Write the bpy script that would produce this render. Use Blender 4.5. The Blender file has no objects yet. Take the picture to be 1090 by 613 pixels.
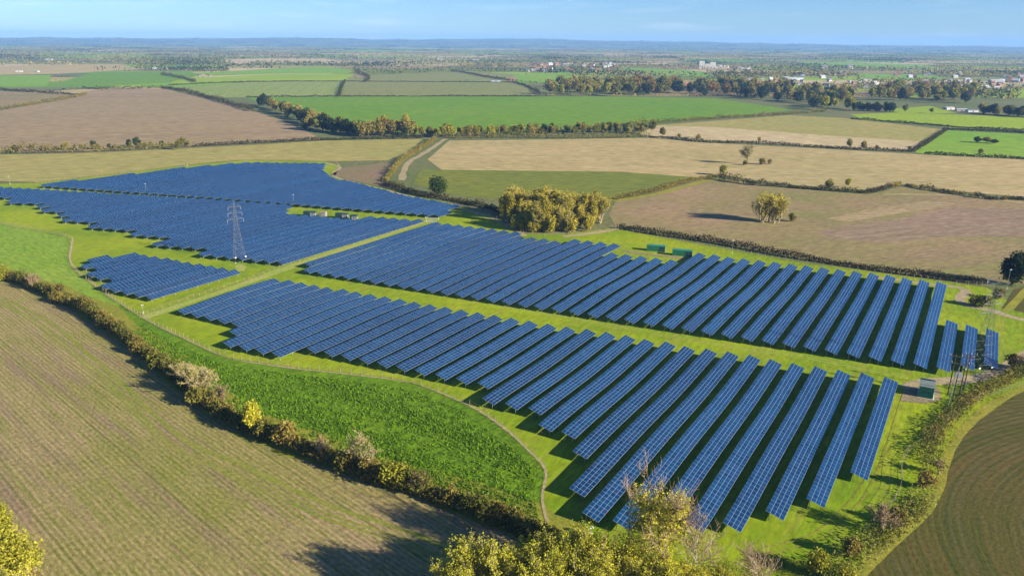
import bpy, math, random
import numpy as np

# ------------------------------------------------------------------ camera, sky, sun, exposure
scene = bpy.context.scene
C = scene.collection
R = math.radians
CAM_H = 100.0                      # flying height of the camera over the fields, metres
FOCAL = 800.0 / 1090.0             # focal length over picture width
PITCH = math.atan((306.5 - 44.0) / 800.0)
ROLL = R(0.45)
SUN_AZ, SUN_EL = 117.0, 21.5       # degrees, clockwise from the viewing direction (+Y)

cam_data = bpy.data.cameras.new('camera')
cam_data.sensor_width = 36.0
cam_data.lens = 36.0 * FOCAL
cam_data.clip_start = 1.0
cam_data.clip_end = 80000.0
cam = bpy.data.objects.new('camera', cam_data)
C.objects.link(cam)
from mathutils import Matrix, Vector
cam.matrix_world = (Matrix.Translation((0, 0, CAM_H)) @ Matrix.Rotation(R(90) - PITCH, 4, 'X') @ Matrix.Rotation(ROLL, 4, 'Z'))
scene.camera = cam

world = bpy.data.worlds.new('World')
scene.world = world
world.use_nodes = True
wt = world.node_tree
bg = wt.nodes['Background']
sky = wt.nodes.new('ShaderNodeTexSky')
sky.sky_type = 'NISHITA'
sky.sun_disc = False
sky.sun_elevation = R(SUN_EL)
sky.sun_rotation = R(SUN_AZ)
sky.altitude = 50
sky.air_density = 1.0
sky.dust_density = 0.0
sky.ozone_density = 2.5
tc = wt.nodes.new('ShaderNodeTexCoord')
mp = wt.nodes.new('ShaderNodeMapping'); mp.inputs['Scale'].default_value = (5.0, 5.0, 42.0)
nz = wt.nodes.new('ShaderNodeTexNoise'); nz.inputs['Scale'].default_value = 1.6; nz.inputs['Detail'].default_value = 6
rp = wt.nodes.new('ShaderNodeValToRGB'); rp.color_ramp.elements[0].position = 0.54; rp.color_ramp.elements[1].position = 0.72
rp.color_ramp.elements[1].color = (0.2, 0.2, 0.2, 1)
mx = wt.nodes.new('ShaderNodeMixRGB'); mx.inputs['Color2'].default_value = (8.0, 8.8, 9.6, 1)
wt.links.new(tc.outputs['Generated'], mp.inputs['Vector']); wt.links.new(mp.outputs['Vector'], nz.inputs['Vector'])
wt.links.new(nz.outputs['Fac'], rp.inputs['Fac']); wt.links.new(rp.outputs['Color'], mx.inputs['Fac'])
tint = wt.nodes.new('ShaderNodeMixRGB'); tint.blend_type = 'MULTIPLY'; tint.inputs['Fac'].default_value = 1.0; tint.inputs['Color2'].default_value = (0.50, 0.76, 1.30, 1)
wt.links.new(sky.outputs['Color'], tint.inputs['Color1']); wt.links.new(tint.outputs['Color'], mx.inputs['Color1']); wt.links.new(mx.outputs['Color'], bg.inputs['Color'])
bg.inputs['Strength'].default_value = 0.05

sun_data = bpy.data.lights.new('sun', 'SUN')
sun_data.energy = 5.0
sun_data.angle = R(0.53)
sun_data.color = (1.0, 0.91, 0.74)
sun = bpy.data.objects.new('sun', sun_data)
C.objects.link(sun)
sd = Vector((math.sin(R(SUN_AZ)) * math.cos(R(SUN_EL)), math.cos(R(SUN_AZ)) * math.cos(R(SUN_EL)), math.sin(R(SUN_EL))))
sun.rotation_euler = sd.to_track_quat('Z', 'Y').to_euler()
sun.location = (100, -100, 300)

scene.view_settings.view_transform = 'Standard'
scene.view_settings.look = 'None'
scene.view_settings.exposure = 1.4
scene.view_settings.gamma = 1.0
scene.render.engine = 'CYCLES'
cy = scene.cycles
cy.use_denoising = True
cy.max_bounces = 5; cy.diffuse_bounces = 2; cy.glossy_bounces = 2; cy.transmission_bounces = 2
cy.volume_bounces = 0; cy.transparent_max_bounces = 4
cy.caustics_reflective = False; cy.caustics_refractive = False

# ------------------------------------------------------------------ helpers
rng = np.random.default_rng(7)
random.seed(7)
CP, SP, CR, SR = math.cos(PITCH), math.sin(PITCH), math.cos(ROLL), math.sin(ROLL)

def at(px, py, z=0.0):
    """survey point of the aerial picture -> place on the level at height z"""
    u = (px - 545.0) / 800.0; v = (306.5 - py) / 800.0
    u, v = CR * u - SR * v, SR * u + CR * v
    dx, dy, dz = u, CP + v * SP, -SP + v * CP
    t = (z - CAM_H) / dz
    return np.array([dx * t, dy * t, z])

def tag(o, label=None, cat=None, group=None, kind=None):
    if label: o['label'] = label
    if cat: o['category'] = cat
    if group: o['group'] = group
    if kind: o['kind'] = kind
    return o

def empty(name, loc=(0, 0, 0), rz=0.0, label=None, cat=None, group=None):
    o = bpy.data.objects.new(name, None)
    o.empty_display_size = 0.5
    C.objects.link(o)
    o.location = loc; o.rotation_euler = (0, 0, rz)
    return tag(o, label, cat, group)

def link(name, me, parent=None):
    o = bpy.data.objects.new(name, me)
    C.objects.link(o)
    if parent is not None: o.parent = parent
    return o

def quad_mesh(name, V, F, mat):
    """V (n,3), F (m,4) numpy arrays -> mesh"""
    V = np.asarray(V, np.float32); F = np.asarray(F, np.int32)
    me = bpy.data.meshes.new(name)
    k = F.shape[1]; m = len(F)
    me.vertices.add(len(V)); me.vertices.foreach_set('co', V.ravel())
    me.loops.add(m * k); me.loops.foreach_set('vertex_index', F.ravel())
    me.polygons.add(m)
    me.polygons.foreach_set('loop_start', np.arange(0, m * k, k, dtype=np.int32))
    me.polygons.foreach_set('loop_total', np.full(m, k, np.int32))
    me.update(calc_edges=True); me.shade_flat()
    me.materials.append(mat)
    return me

class MB:
    def __init__(s): s.v = []; s.f = []
    def box(s, x0, x1, y0, y1, z0, z1):
        b = len(s.v)
        s.v += [(x0,y0,z0),(x1,y0,z0),(x1,y1,z0),(x0,y1,z0),(x0,y0,z1),(x1,y0,z1),(x1,y1,z1),(x0,y1,z1)]
        s.f += [(b,b+3,b+2,b+1),(b+4,b+5,b+6,b+7),(b,b+1,b+5,b+4),(b+1,b+2,b+6,b+5),(b+2,b+3,b+7,b+6),(b+3,b,b+4,b+7)]
        return s
    def poly(s, pts):
        b = len(s.v); s.v += [tuple(p) for p in pts]; s.f.append(tuple(range(b, b + len(pts)))); return s
    def bar(s, p, q, r0, r1=None, n=4):
        r1 = r0 if r1 is None else r1
        p = Vector(p); q = Vector(q); d = (q - p).normalized()
        a = d.orthogonal().normalized(); c = d.cross(a)
        b = len(s.v)
        for (o, r) in ((p, r0), (q, r1)):
            for i in range(n):
                t = 2 * math.pi * i / n + 0.785
                s.v.append(tuple(o + a * (math.cos(t) * r) + c * (math.sin(t) * r)))
        for i in range(n):
            j = (i + 1) % n
            s.f.append((b + i, b + j, b + n + j, b + n + i))
        s.f.append(tuple(b + i for i in reversed(range(n)))); s.f.append(tuple(b + n + i for i in range(n)))
        return s
    def mesh(s, name, mat):
        me = bpy.data.meshes.new(name); me.from_pydata(s.v, [], s.f); me.materials.append(mat); me.update(); me.shade_flat(); return me
    def build(s, name, mat, parent=None):
        return link(name, s.mesh(name, mat), parent)

ORD = ('first second third fourth fifth sixth seventh eighth ninth tenth eleventh twelfth thirteenth fourteenth fifteenth sixteenth '
       'seventeenth eighteenth nineteenth').split()
def ordinal(i):
    if i <= 19: return ORD[i - 1]
    t = ['twent', 'thirt', 'fort', 'fift'][i // 10 - 2]
    return t + 'ieth' if i % 10 == 0 else t + 'y-' + ORD[i % 10 - 1]

# ------------------------------------------------------------------ materials
def new_mat(name, rough=0.9, spec=0.2):
    m = bpy.data.materials.new(name); m.use_nodes = True
    b = m.node_tree.nodes['Principled BSDF']
    b.inputs['Roughness'].default_value = rough
    b.inputs['Specular IOR Level'].default_value = spec
    return m, m.node_tree, b

def ramp(nt, fac, cols):
    r = nt.nodes.new('ShaderNodeValToRGB'); cr = r.color_ramp
    while len(cr.elements) < len(cols): cr.elements.new(0.5)
    for i, (p, c) in enumerate(cols):
        cr.elements[i].position = p; cr.elements[i].color = (*c, 1)
    nt.links.new(fac, r.inputs['Fac'])
    return r.outputs['Color']

def plain(name, col, rough=0.7, metallic=0.0, var=0.15, scale=0.6, spec=0.3):
    m, nt, b = new_mat(name, rough, spec)
    b.inputs['Metallic'].default_value = metallic
    n = nt.nodes.new('ShaderNodeTexNoise'); n.inputs['Scale'].default_value = scale; n.inputs['Detail'].default_value = 4
    g = nt.nodes.new('ShaderNodeTexCoord'); nt.links.new(g.outputs['Object'], n.inputs['Vector'])
    lo = tuple(c * (1 - var) for c in col); hi = tuple(min(1, c * (1 + var)) for c in col)
    nt.links.new(ramp(nt, n.outputs['Fac'], [(0.3, lo), (0.7, hi)]), b.inputs['Base Color'])
    return m

def mixc(nt, fac, a, b):
    m = nt.nodes.new('ShaderNodeMixRGB')
    for v, s in ((fac, 'Fac'), (a, 'Color1'), (b, 'Color2')):
        if isinstance(v, (int, float)): m.inputs[s].default_value = v
        elif isinstance(v, tuple): m.inputs[s].default_value = (*v, 1)
        else: nt.links.new(v, m.inputs[s])
    return m.outputs['Color']

def noise(nt, vec, scale, detail=4, rough=0.55):
    n = nt.nodes.new('ShaderNodeTexNoise'); n.inputs['Scale'].default_value = scale
    n.inputs['Detail'].default_value = detail; n.inputs['Roughness'].default_value = rough
    nt.links.new(vec, n.inputs['Vector'])
    return n.outputs['Fac']

def field_mat(name, base, alt, streak=None, az=0.0, period=3.0, s_amt=0.6, patch=0.012, fine=0.9, center=None, tram=None, tram_p=24.0, bump=0.25, alt_rng=(0.35, 0.65), fine_amt=0.45, streak2=None, along=0.3, rows=None):
    """crop or grass cover: broad patches (base/alt), streaks along the drilling direction az, fine mottling"""
    m, nt, b = new_mat(name, 0.95, 0.12)
    g = nt.nodes.new('ShaderNodeNewGeometry'); pos = g.outputs['Position']
    p = noise(nt, pos, patch, 5, 0.6)
    col = ramp(nt, p, [(alt_rng[0], base), (alt_rng[1], alt)])
    if center is None:
        mpn = nt.nodes.new('ShaderNodeMapping'); mpn.inputs['Rotation'].default_value = (0, 0, R(az))
        nt.links.new(pos, mpn.inputs['Vector']); rot = mpn.outputs['Vector']
    else:
        sub = nt.nodes.new('ShaderNodeVectorMath'); sub.operation = 'SUBTRACT'; sub.inputs[1].default_value = (center[0], center[1], 0)
        nt.links.new(pos, sub.inputs[0])
        ln = nt.nodes.new('ShaderNodeVectorMath'); ln.operation = 'LENGTH'; nt.links.new(sub.outputs[0], ln.inputs[0])
        wob = nt.nodes.new('ShaderNodeMath'); wob.operation = 'MULTIPLY_ADD'; wob.inputs[1].default_value = 9.0
        nt.links.new(noise(nt, pos, 0.012, 1), wob.inputs[0]); nt.links.new(ln.outputs['Value'], wob.inputs[2])
        cmb = nt.nodes.new('ShaderNodeCombineXYZ'); nt.links.new(wob.outputs[0], cmb.inputs['X'])
        sp = nt.nodes.new('ShaderNodeSeparateXYZ'); nt.links.new(sub.outputs[0], sp.inputs[0])
        nt.links.new(sp.outputs['Y'], cmb.inputs['Y']); rot = cmb.outputs['Vector']
    if streak is not None:
        ms = nt.nodes.new('ShaderNodeMapping'); ms.inputs['Scale'].default_value = (1.0 / period, 0.03 / period, 0.0)
        nt.links.new(rot, ms.inputs['Vector'])
        s = noise(nt, ms.outputs['Vector'], 1.0, 5, 0.7)
        sf = ramp(nt, s, [(0.45, (0, 0, 0)), (0.66, (s_amt,) * 3)])
        col = mixc(nt, sf, col, streak)
    if streak2 is not None:
        ms2 = nt.nodes.new('ShaderNodeMapping'); ms2.inputs['Scale'].default_value = (1.0 / streak2[1], 0.07 / streak2[1], 0.0)
        nt.links.new(rot, ms2.inputs['Vector'])
        s2 = noise(nt, ms2.outputs['Vector'], 1.0, 3, 0.6)
        col = mixc(nt, ramp(nt, s2, [(0.5, (0, 0, 0)), (0.68, (streak2[2],) * 3)]), col, streak2[0])
    if tram is not None:
        sp = nt.nodes.new('ShaderNodeSeparateXYZ'); nt.links.new(rot, sp.inputs[0])
        def mth(op, a, bv):
            n = nt.nodes.new('ShaderNodeMath'); n.operation = op
            nt.links.new(a, n.inputs[0]); n.inputs[1].default_value = bv; return n.outputs[0]
        fr = mth('FRACT', mth('DIVIDE', sp.outputs['X'], tram_p), 0)
        d = mth('ABSOLUTE', mth('SUBTRACT', mth('ABSOLUTE', mth('SUBTRACT', fr, 0.5), 0), 1.0 / tram_p), 0)
        lt = mth('LESS_THAN', d, 0.32 / tram_p)
        tf = nt.nodes.new('ShaderNodeMath'); tf.operation = 'MULTIPLY'; nt.links.new(lt, tf.inputs[0])
        nt.links.new(noise(nt, pos, 0.08, 3), tf.inputs[1])
        col = mixc(nt, tf.outputs[0], col, tram)
    mf = nt.nodes.new('ShaderNodeMapping'); mf.inputs['Scale'].default_value = (1.0, along if streak is not None else 1.0, 1.0)
    nt.links.new(rot, mf.inputs['Vector'])
    f = noise(nt, mf.outputs['Vector'], fine, 6, 0.7)
    mul = nt.nodes.new('ShaderNodeMixRGB'); mul.blend_type = 'MULTIPLY'; mul.inputs['Fac'].default_value = 1.0
    nt.links.new(col, mul.inputs['Color1'])
    k = fine_amt
    nt.links.new(ramp(nt, f, [(0.3, (1 - k,) * 3), (0.7, (1 + k * 0.6,) * 3)]), mul.inputs['Color2'])
    final = mul.outputs['Color']
    if rows is not None:                      # drill rows: fine furrows with a wandering strength
        sp2 = nt.nodes.new('ShaderNodeSeparateXYZ'); nt.links.new(rot, sp2.inputs[0])
        ph = nt.nodes.new('ShaderNodeMath'); ph.operation = 'MULTIPLY_ADD'; ph.inputs[1].default_value = 6.2832 / rows[0]
        wn = nt.nodes.new('ShaderNodeMath'); wn.operation = 'MULTIPLY'; wn.inputs[1].default_value = 5.0
        nt.links.new(noise(nt, pos, 0.06, 2), wn.inputs[0])
        nt.links.new(sp2.outputs['X'], ph.inputs[0]); nt.links.new(wn.outputs[0], ph.inputs[2])
        sn = nt.nodes.new('ShaderNodeMath'); sn.operation = 'SINE'; nt.links.new(ph.outputs[0], sn.inputs[0])
        am = nt.nodes.new('ShaderNodeMath'); am.operation = 'MULTIPLY'; nt.links.new(sn.outputs[0], am.inputs[0])
        nt.links.new(noise(nt, pos, 0.12, 4), am.inputs[1])
        hv = nt.nodes.new('ShaderNodeMath'); hv.operation = 'MULTIPLY_ADD'; hv.inputs[1].default_value = 0.5; hv.inputs[2].default_value = 0.5
        nt.links.new(am.outputs[0], hv.inputs[0])
        m2 = nt.nodes.new('ShaderNodeMixRGB'); m2.blend_type = 'MULTIPLY'; m2.inputs['Fac'].default_value = 1.0
        nt.links.new(final, m2.inputs['Color1'])
        nt.links.new(ramp(nt, hv.outputs[0], [(0.2, (1 - rows[1],) * 3), (0.8, (1 + rows[1] * 0.7,) * 3)]), m2.inputs['Color2'])
        final = m2.outputs['Color']
    nt.links.new(final, b.inputs['Base Color'])
    if bump:
        bp = nt.nodes.new('ShaderNodeBump'); bp.inputs['Strength'].default_value = 0.6; bp.inputs['Distance'].default_value = bump
        nt.links.new(f, bp.inputs['Height']); nt.links.new(bp.outputs['Normal'], b.inputs['Normal'])
    return m

def foliage(name, cols, trans=0.3, jitter=0.25):
    """leaf colours vary from leaf to leaf and from plant to plant"""
    m, nt, b = new_mat(name, 0.75, 0.15)
    g = nt.nodes.new('ShaderNodeNewGeometry')
    oi = nt.nodes.new('ShaderNodeObjectInfo')
    a = nt.nodes.new('ShaderNodeMath'); a.operation = 'MULTIPLY'; a.inputs[1].default_value = 0.38
    nt.links.new(g.outputs['Random Per Island'], a.inputs[0])
    c = nt.nodes.new('ShaderNodeMath'); c.operation = 'MULTIPLY_ADD'; c.inputs[1].default_value = 0.32
    nt.links.new(oi.outputs['Random'], c.inputs[0]); nt.links.new(a.outputs[0], c.inputs[2])
    d = nt.nodes.new('ShaderNodeMath'); d.operation = 'MULTIPLY_ADD'; d.inputs[1].default_value = 0.34
    nt.links.new(noise(nt, g.outputs['Position'], 0.25, 2), d.inputs[0]); nt.links.new(c.outputs[0], d.inputs[2])
    k = len(cols)
    col = ramp(nt, d.outputs[0], [(0.2 + 0.6 * i / max(1, k - 1), cc) for i, cc in enumerate(cols)])
    nt.links.new(col, b.inputs['Base Color'])
    tr = nt.nodes.new('ShaderNodeBsdfTranslucent'); nt.links.new(col, tr.inputs['Color'])
    mxs = nt.nodes.new('ShaderNodeMixShader'); mxs.inputs['Fac'].default_value = trans
    nt.links.new(b.outputs[0], mxs.inputs[1]); nt.links.new(tr.outputs[0], mxs.inputs[2])
    nt.links.new(mxs.outputs[0], nt.nodes['Material Output'].inputs['Surface'])
    return m

M = {}
M['ground'] = field_mat('ground_cover', (0.10, 0.13, 0.035), (0.16, 0.15, 0.06), patch=0.004, fine=0.25)
M['solar_grass'] = field_mat('solar_farm_grass', (0.235, 0.295, 0.004), (0.13, 0.215, 0.004), streak=(0.28, 0.285, 0.015), az=31.8, period=3.5, s_amt=0.35, patch=0.02, fine=0.7, fine_amt=0.4, bump=0.15, streak2=((0.25, 0.22, 0.04), 5.0, 0.35), alt_rng=(0.38, 0.62))
M['lush'] = field_mat('lush_crop', (0.085, 0.175, 0.004), (0.12, 0.21, 0.005), patch=0.03, fine=0.8, fine_amt=0.6, bump=0.4, streak=(0.13, 0.20, 0.01), az=40, period=1.2, s_amt=0.4)
M['young_grass'] = field_mat('young_grass', (0.17, 0.27, 0.018), (0.21, 0.29, 0.03), streak=(0.13, 0.23, 0.012), az=-48, period=2.5, s_amt=0.5, patch=0.03, fine=0.6)
M['margin'] = field_mat('rough_margin', (0.24, 0.225, 0.025), (0.17, 0.19, 0.018), patch=0.08, fine=1.0)
M['stubble'] = field_mat('stubble_left', (0.325, 0.24, 0.11), (0.215, 0.205, 0.044), streak=(0.145, 0.17, 0.018), az=-48, period=0.9, s_amt=0.75, patch=0.016, fine=1.3, along=0.5, rows=(1.15, 0.2), tram=(0.13, 0.15, 0.02), tram_p=24, bump=0.35, alt_rng=(0.40, 0.66), fine_amt=0.5, streak2=((0.225, 0.155, 0.09), 4.0, 0.75))
M['plough_right'] = field_mat('drilled_soil', (0.105, 0.078, 0.02), (0.078, 0.076, 0.013), streak=(0.05, 0.064, 0.009), period=1.3, s_amt=1.0, patch=0.02, fine=1.5, along=0.6, rows=(1.7, 0.13), center=(165, 110), tram=(0.075, 0.075, 0.03), tram_p=14, bump=0.2)
M['track_green'] = field_mat('green_wheeling', (0.17, 0.2, 0.025), (0.225, 0.21, 0.045), patch=0.1, fine=1.0)
M['edge_grass'] = field_mat('edge_grass', (0.27, 0.24, 0.03), (0.19, 0.2, 0.02), patch=0.1, fine=1.2)
M['brown_fallow'] = field_mat('brown_fallow', (0.3, 0.2, 0.1), (0.195, 0.185, 0.05), streak=(0.21, 0.14, 0.09), az=66, period=3, s_amt=0.8, patch=0.014, fine=0.5, streak2=((0.20, 0.185, 0.055), 18.0, 0.4))
M['fallow_pale'] = field_mat('fallow_pale', (0.34, 0.25, 0.125), (0.29, 0.22, 0.1), streak=(0.24, 0.18, 0.09), az=66, period=4, s_amt=0.5, patch=0.02, fine=0.35)
M['purple_fallow'] = field_mat('purple_fallow', (0.25, 0.165, 0.105), (0.21, 0.15, 0.085), streak=(0.29, 0.215, 0.13), az=66, period=3, s_amt=0.75, patch=0.012, fine=0.35)
M['dark_green'] = field_mat('winter_green', (0.135, 0.16, 0.02), (0.165, 0.175, 0.02), streak=(0.1, 0.135, 0.02), az=82, period=5, s_amt=0.5, patch=0.012, fine=0.3)
M['beige'] = field_mat('beige_stubble', streak2=((0.31, 0.26, 0.10), 40.0, 0.7), base=(0.39, 0.29, 0.125), alt=(0.32, 0.255, 0.095), streak=(0.45, 0.35, 0.17), az=94, period=7, s_amt=0.6, patch=0.006, fine=0.25)
M['pale_beige'] = field_mat('pale_stubble', (0.45, 0.345, 0.185), (0.39, 0.31, 0.145), streak=(0.5, 0.39, 0.22), az=94, period=8, s_amt=0.5, patch=0.006, fine=0.2)
M['olive'] = field_mat('olive_stubble', (0.31, 0.255, 0.072), (0.25, 0.24, 0.06), streak=(0.36, 0.29, 0.1), az=80, period=6, s_amt=0.5, patch=0.007, fine=0.25)
M['brown'] = field_mat('bare_brown_soil', (0.3, 0.215, 0.11), (0.265, 0.2, 0.09), streak=(0.22, 0.155, 0.08), az=70, period=7, s_amt=0.6, patch=0.005, fine=0.2, streak2=((0.24, 0.155, 0.095), 40.0, 0.7))
M['green'] = field_mat('wheat_green', (0.115, 0.225, 0.01), (0.14, 0.235, 0.012), streak=(0.09, 0.19, 0.008), az=-85, period=8, s_amt=0.4, patch=0.006, fine=0.2)
M['bright_green'] = field_mat('bright_pasture', (0.15, 0.29, 0.014), (0.2, 0.3, 0.02), streak=(0.12, 0.24, 0.012), az=-70, period=9, s_amt=0.5, patch=0.006, fine=0.2)
M['yellow_green'] = field_mat('yellow_pasture', (0.25, 0.33, 0.012), (0.21, 0.3, 0.012), patch=0.006, fine=0.2)
M['strip_green'] = field_mat('striped_green', (0.21, 0.26, 0.05), (0.24, 0.26, 0.07), streak=(0.14, 0.22, 0.03), az=-8, period=12, s_amt=0.7, patch=0.006, fine=0.2)
M['grey_green'] = field_mat('grey_green_crop', (0.185, 0.205, 0.05), (0.21, 0.205, 0.065), streak=(0.15, 0.18, 0.04), az=-80, period=9, s_amt=0.5, patch=0.006, fine=0.2)
M['scrub_red'] = field_mat('reddish_scrub', (0.22, 0.145, 0.085), (0.18, 0.15, 0.06), patch=0.06, fine=0.5)
M['track'] = field_mat('worn_track', (0.36, 0.28, 0.16), (0.28, 0.24, 0.12), patch=0.1, fine=1.0)
M['lane_track'] = field_mat('grassy_track', (0.31, 0.32, 0.08), (0.25, 0.30, 0.05), patch=0.1, fine=1.0)
M['soil_patch'] = field_mat('bare_soil', (0.27, 0.20, 0.12), (0.20, 0.17, 0.08), patch=0.2, fine=1.0)
M['hill'] = field_mat('hill_cover', (0.15, 0.17, 0.07), (0.07, 0.085, 0.04), patch=0.0022, fine=0.01, bump=0, alt_rng=(0.42, 0.58))

# ------------------------------------------------------------------ ground and fields
def sheet(name, pts3, mat):
    import bmesh
    bm = bmesh.new()
    vs = [bm.verts.new(tuple(p)) for p in pts3]
    f = bm.faces.new(vs)
    if f.normal.z < 0: f.normal_flip()
    bm.normal_update()
    bmesh.ops.triangulate(bm, faces=bm.faces[:])
    for f in bm.faces:
        if f.normal.z < 0: f.normal_flip()
    me = bpy.data.meshes.new(name); bm.to_mesh(me); bm.free(); me.materials.append(mat)
    o = link(name, me); o['kind'] = 'structure'
    return o

LAYER = [0]; FIELD_POLYS = []
def field(name, px, mat, lift=None):
    LAYER[0] += 1
    z = 0.05 + 0.004 * LAYER[0] if lift is None else lift
    FIELD_POLYS.append(np.array([at(x, y)[:2] for x, y in px]))
    return sheet(name, [at(x, y, 0) + np.array([0, 0, z]) for x, y in px], M[mat])

def smooth(P, step=2.0):
    """resample a polyline with Catmull-Rom smoothing"""
    P = [np.asarray(p, float) for p in P]
    Q = [P[0]]
    for i in range(len(P) - 1):
        p0 = P[max(0, i - 1)]; p1 = P[i]; p2 = P[i + 1]; p3 = P[min(len(P) - 1, i + 2)]
        k = max(1, int(np.linalg.norm(p2 - p1) / step))
        for j in range(1, k + 1):
            t = j / k
            Q.append(0.5 * (2 * p1 + (p2 - p0) * t + (2 * p0 - 5 * p1 + 4 * p2 - p3) * t * t + (3 * p1 - p0 - 3 * p2 + p3) * t ** 3))
    return np.array(Q)

def strip(name, px, width, mat, off=0.0, z=None, seed=0, jit=0.15):
    """a path or margin of given width along a line"""
    LAYER[0] += 1
    z = 0.05 + 0.004 * LAYER[0] if z is None else z
    g = np.random.default_rng(seed + 3)
    L = smooth([at(*p)[:2] for p in px], 3.0)
    T = np.gradient(L, axis=0); T /= np.linalg.norm(T, axis=1)[:, None]
    N = np.stack([-T[:, 1], T[:, 0]], 1)
    nse = g.standard_normal((len(L) + 6, 2)); nse = sum(nse[i:i + len(L)] for i in range(6)) / 2.4
    w = width * (1 + jit * nse)
    A = L + N * (off + w[:, :1] / 2); B = L + N * (off - w[:, 1:] / 2)
    V = np.zeros((2 * len(L), 3)); V[0::2, :2] = A; V[1::2, :2] = B; V[:, 2] = z
    i = np.arange(len(L) - 1)
    F = np.stack([2 * i + 1, 2 * i + 3, 2 * i + 2, 2 * i], 1)
    o = link(name, quad_mesh(name, V, F, M[mat])); o['kind'] = 'structure'
    return o

sheet('ground', [(-20000, -3000, 0), (20000, -3000, 0), (20000, 20000, 0), (-20000, 20000, 0)], M['ground'])

# patchwork of far fields between the near farmland and the hills, with hedgerows along their edges
far_mats = ['green', 'bright_green', 'bright_green', 'yellow_green', 'pale_beige', 'olive', 'dark_green', 'beige', 'olive', 'brown', 'grey_green', 'pale_beige', 'brown_fallow', 'dark_green', 'grey_green', 'ground', 'brown_fallow']
fr = np.random.default_rng(21)
gx = np.arange(-9000, 9001, 420); gy = [1500]
while gy[-1] < 12500: gy.append(gy[-1] + 210 + 0.055 * (gy[-1] - 1500))
gy = np.array(gy)
G = np.zeros((len(gy), len(gx), 2))
for j, y in enumerate(gy):
    for i, x in enumerate(gx):
        G[j, i] = (x + fr.uniform(-120, 120) + 90 * math.sin(j * 1.7), y + fr.uniform(-60, 60) + 0.10 * x)
FV = np.concatenate([G.reshape(-1, 2), np.full((len(gy) * len(gx), 1), 0.03)], 1)
FF, FM, far_edges = [], [], []
nx = len(gx)
for j in range(len(gy) - 1):
    for i in range(nx - 1):
        if abs(0.5 * (gx[i] + gx[i + 1])) > 0.85 * gy[j] + 900: continue
        FF.append((j * nx + i, j * nx + i + 1, (j + 1) * nx + i + 1, (j + 1) * nx + i)); FM.append(fr.integers(len(far_mats)))
        if fr.random() < 0.85: far_edges.append((G[j, i], G[j, i + 1]))
        if fr.random() < 0.8: far_edges.append((G[j, i], G[j + 1, i]))
me = quad_mesh('far_fields', FV, FF, M[far_mats[0]])
for m in far_mats[1:]: me.materials.append(M[m])
me.polygons.foreach_set('material_index', np.array(FM, np.int32))
link('far_fields', me)['kind'] = 'structure'

HEDGE_LINE = [(-150, 266), (0, 296), (39, 308), (91, 333), (133, 362), (177, 395), (211, 424), (250, 452), (298, 471), (353, 493), (403, 513), (442, 524), (481, 537), (519, 552), (547, 562), (600, 590), (640, 612)]
FENCE_LEFT = [(0, 238), (70, 252), (76, 262), (75, 280), (95, 300), (150, 337), (200, 362), (240, 380), (285, 388), (330, 394), (385, 400), (440, 408), (500, 432), (535, 455), (560, 478), (580, 500), (577, 530), (583, 556)]
RIGHT_EDGE = [(1200, 375), (1090, 415), (1050, 437), (1022, 465), (1009, 495), (1003, 520), (987, 545), (950, 580), (915, 615), (860, 680)]

field('stubble_field', HEDGE_LINE + [(700, 760), (-400, 760), (-400, 240)], 'stubble')
field('crop_field', [(-150, 215)] + FENCE_LEFT + [(600, 590)] + HEDGE_LINE[:-2][::-1], 'lush')
field('young_grass_field', [(-150, 217), (0, 238.5), (69.5, 252.5), (75, 262), (74.5, 280), (94, 300.5), (128, 324), (116, 340), (91, 330), (39, 304), (0, 292), (-150, 262)], 'young_grass')
field('solar_farm_ground', [(-150, 188), (0, 196), (37, 195), (120, 186), (200, 176), (260, 171), (345, 172), (362, 176), (355, 186), (366, 191), (400, 199), (470, 214), (520, 228), (560, 249), (600, 249), (652, 243), (700, 252), (850, 279), (1000, 299), (1050, 306), (1090, 330), (1160, 345), (1300, 350)] + RIGHT_EDGE + [(700, 720), (600, 690), (600, 590)] + FENCE_LEFT[::-1] + [(-150, 215)], 'solar_grass')
field('ploughed_field', RIGHT_EDGE + [(1400, 680), (1400, 340)], 'plough_right')
field('small_ploughed_field', [(1066, 328), (1080, 308), (1100, 304), (1200, 312), (1200, 350), (1090, 333)], 'plough_right')
field('fallow_field', [(655, 241), (648, 228), (655, 215), (700, 205), (745, 192), (770, 190), (830, 200), (925, 207), (960, 199), (1010, 207), (1090, 214), (1250, 226), (1250, 312), (1090, 303), (1045, 300), (950, 290), (850, 274), (760, 257)], 'brown_fallow')
field('bare_strip', [(865, 247), (960, 232), (1020, 221), (1090, 222), (1250, 233), (1250, 275), (1090, 252), (1010, 252), (950, 258), (890, 255)], 'purple_fallow')
field('pale_strip', [(880, 233), (920, 224), (985, 214), (1022, 217), (960, 227), (905, 236)], 'fallow_pale')
field('winter_crop_field', [(447, 181), (470, 181), (660, 183), (742, 189), (700, 203), (655, 214), (610, 212), (560, 212), (520, 212), (480, 207), (440, 196)], 'dark_green')
field('stubble_field', [(478, 150), (560, 149), (690, 147), (750, 152), (900, 160), (985, 165), (1090, 170), (1250, 180), (1250, 222), (1090, 210), (1010, 203), (960, 196), (925, 203), (830, 196), (770, 187), (742, 189), (660, 183), (470, 181), (455, 170)], 'beige')
field('pale_stubble_field', [(680, 142), (700, 134), (760, 135), (980, 150), (970, 161), (900, 158), (800, 152), (715, 148), (690, 147)], 'pale_beige')
field('olive_field', [(690, 134), (760, 129), (840, 123), (900, 126), (1003, 138), (980, 151), (860, 143), (760, 135.5)], 'olive')
field('pasture', [(972, 162), (1008, 139), (1090, 143), (1250, 152), (1250, 180), (1090, 169), (985, 164.5)], 'bright_green')
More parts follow.
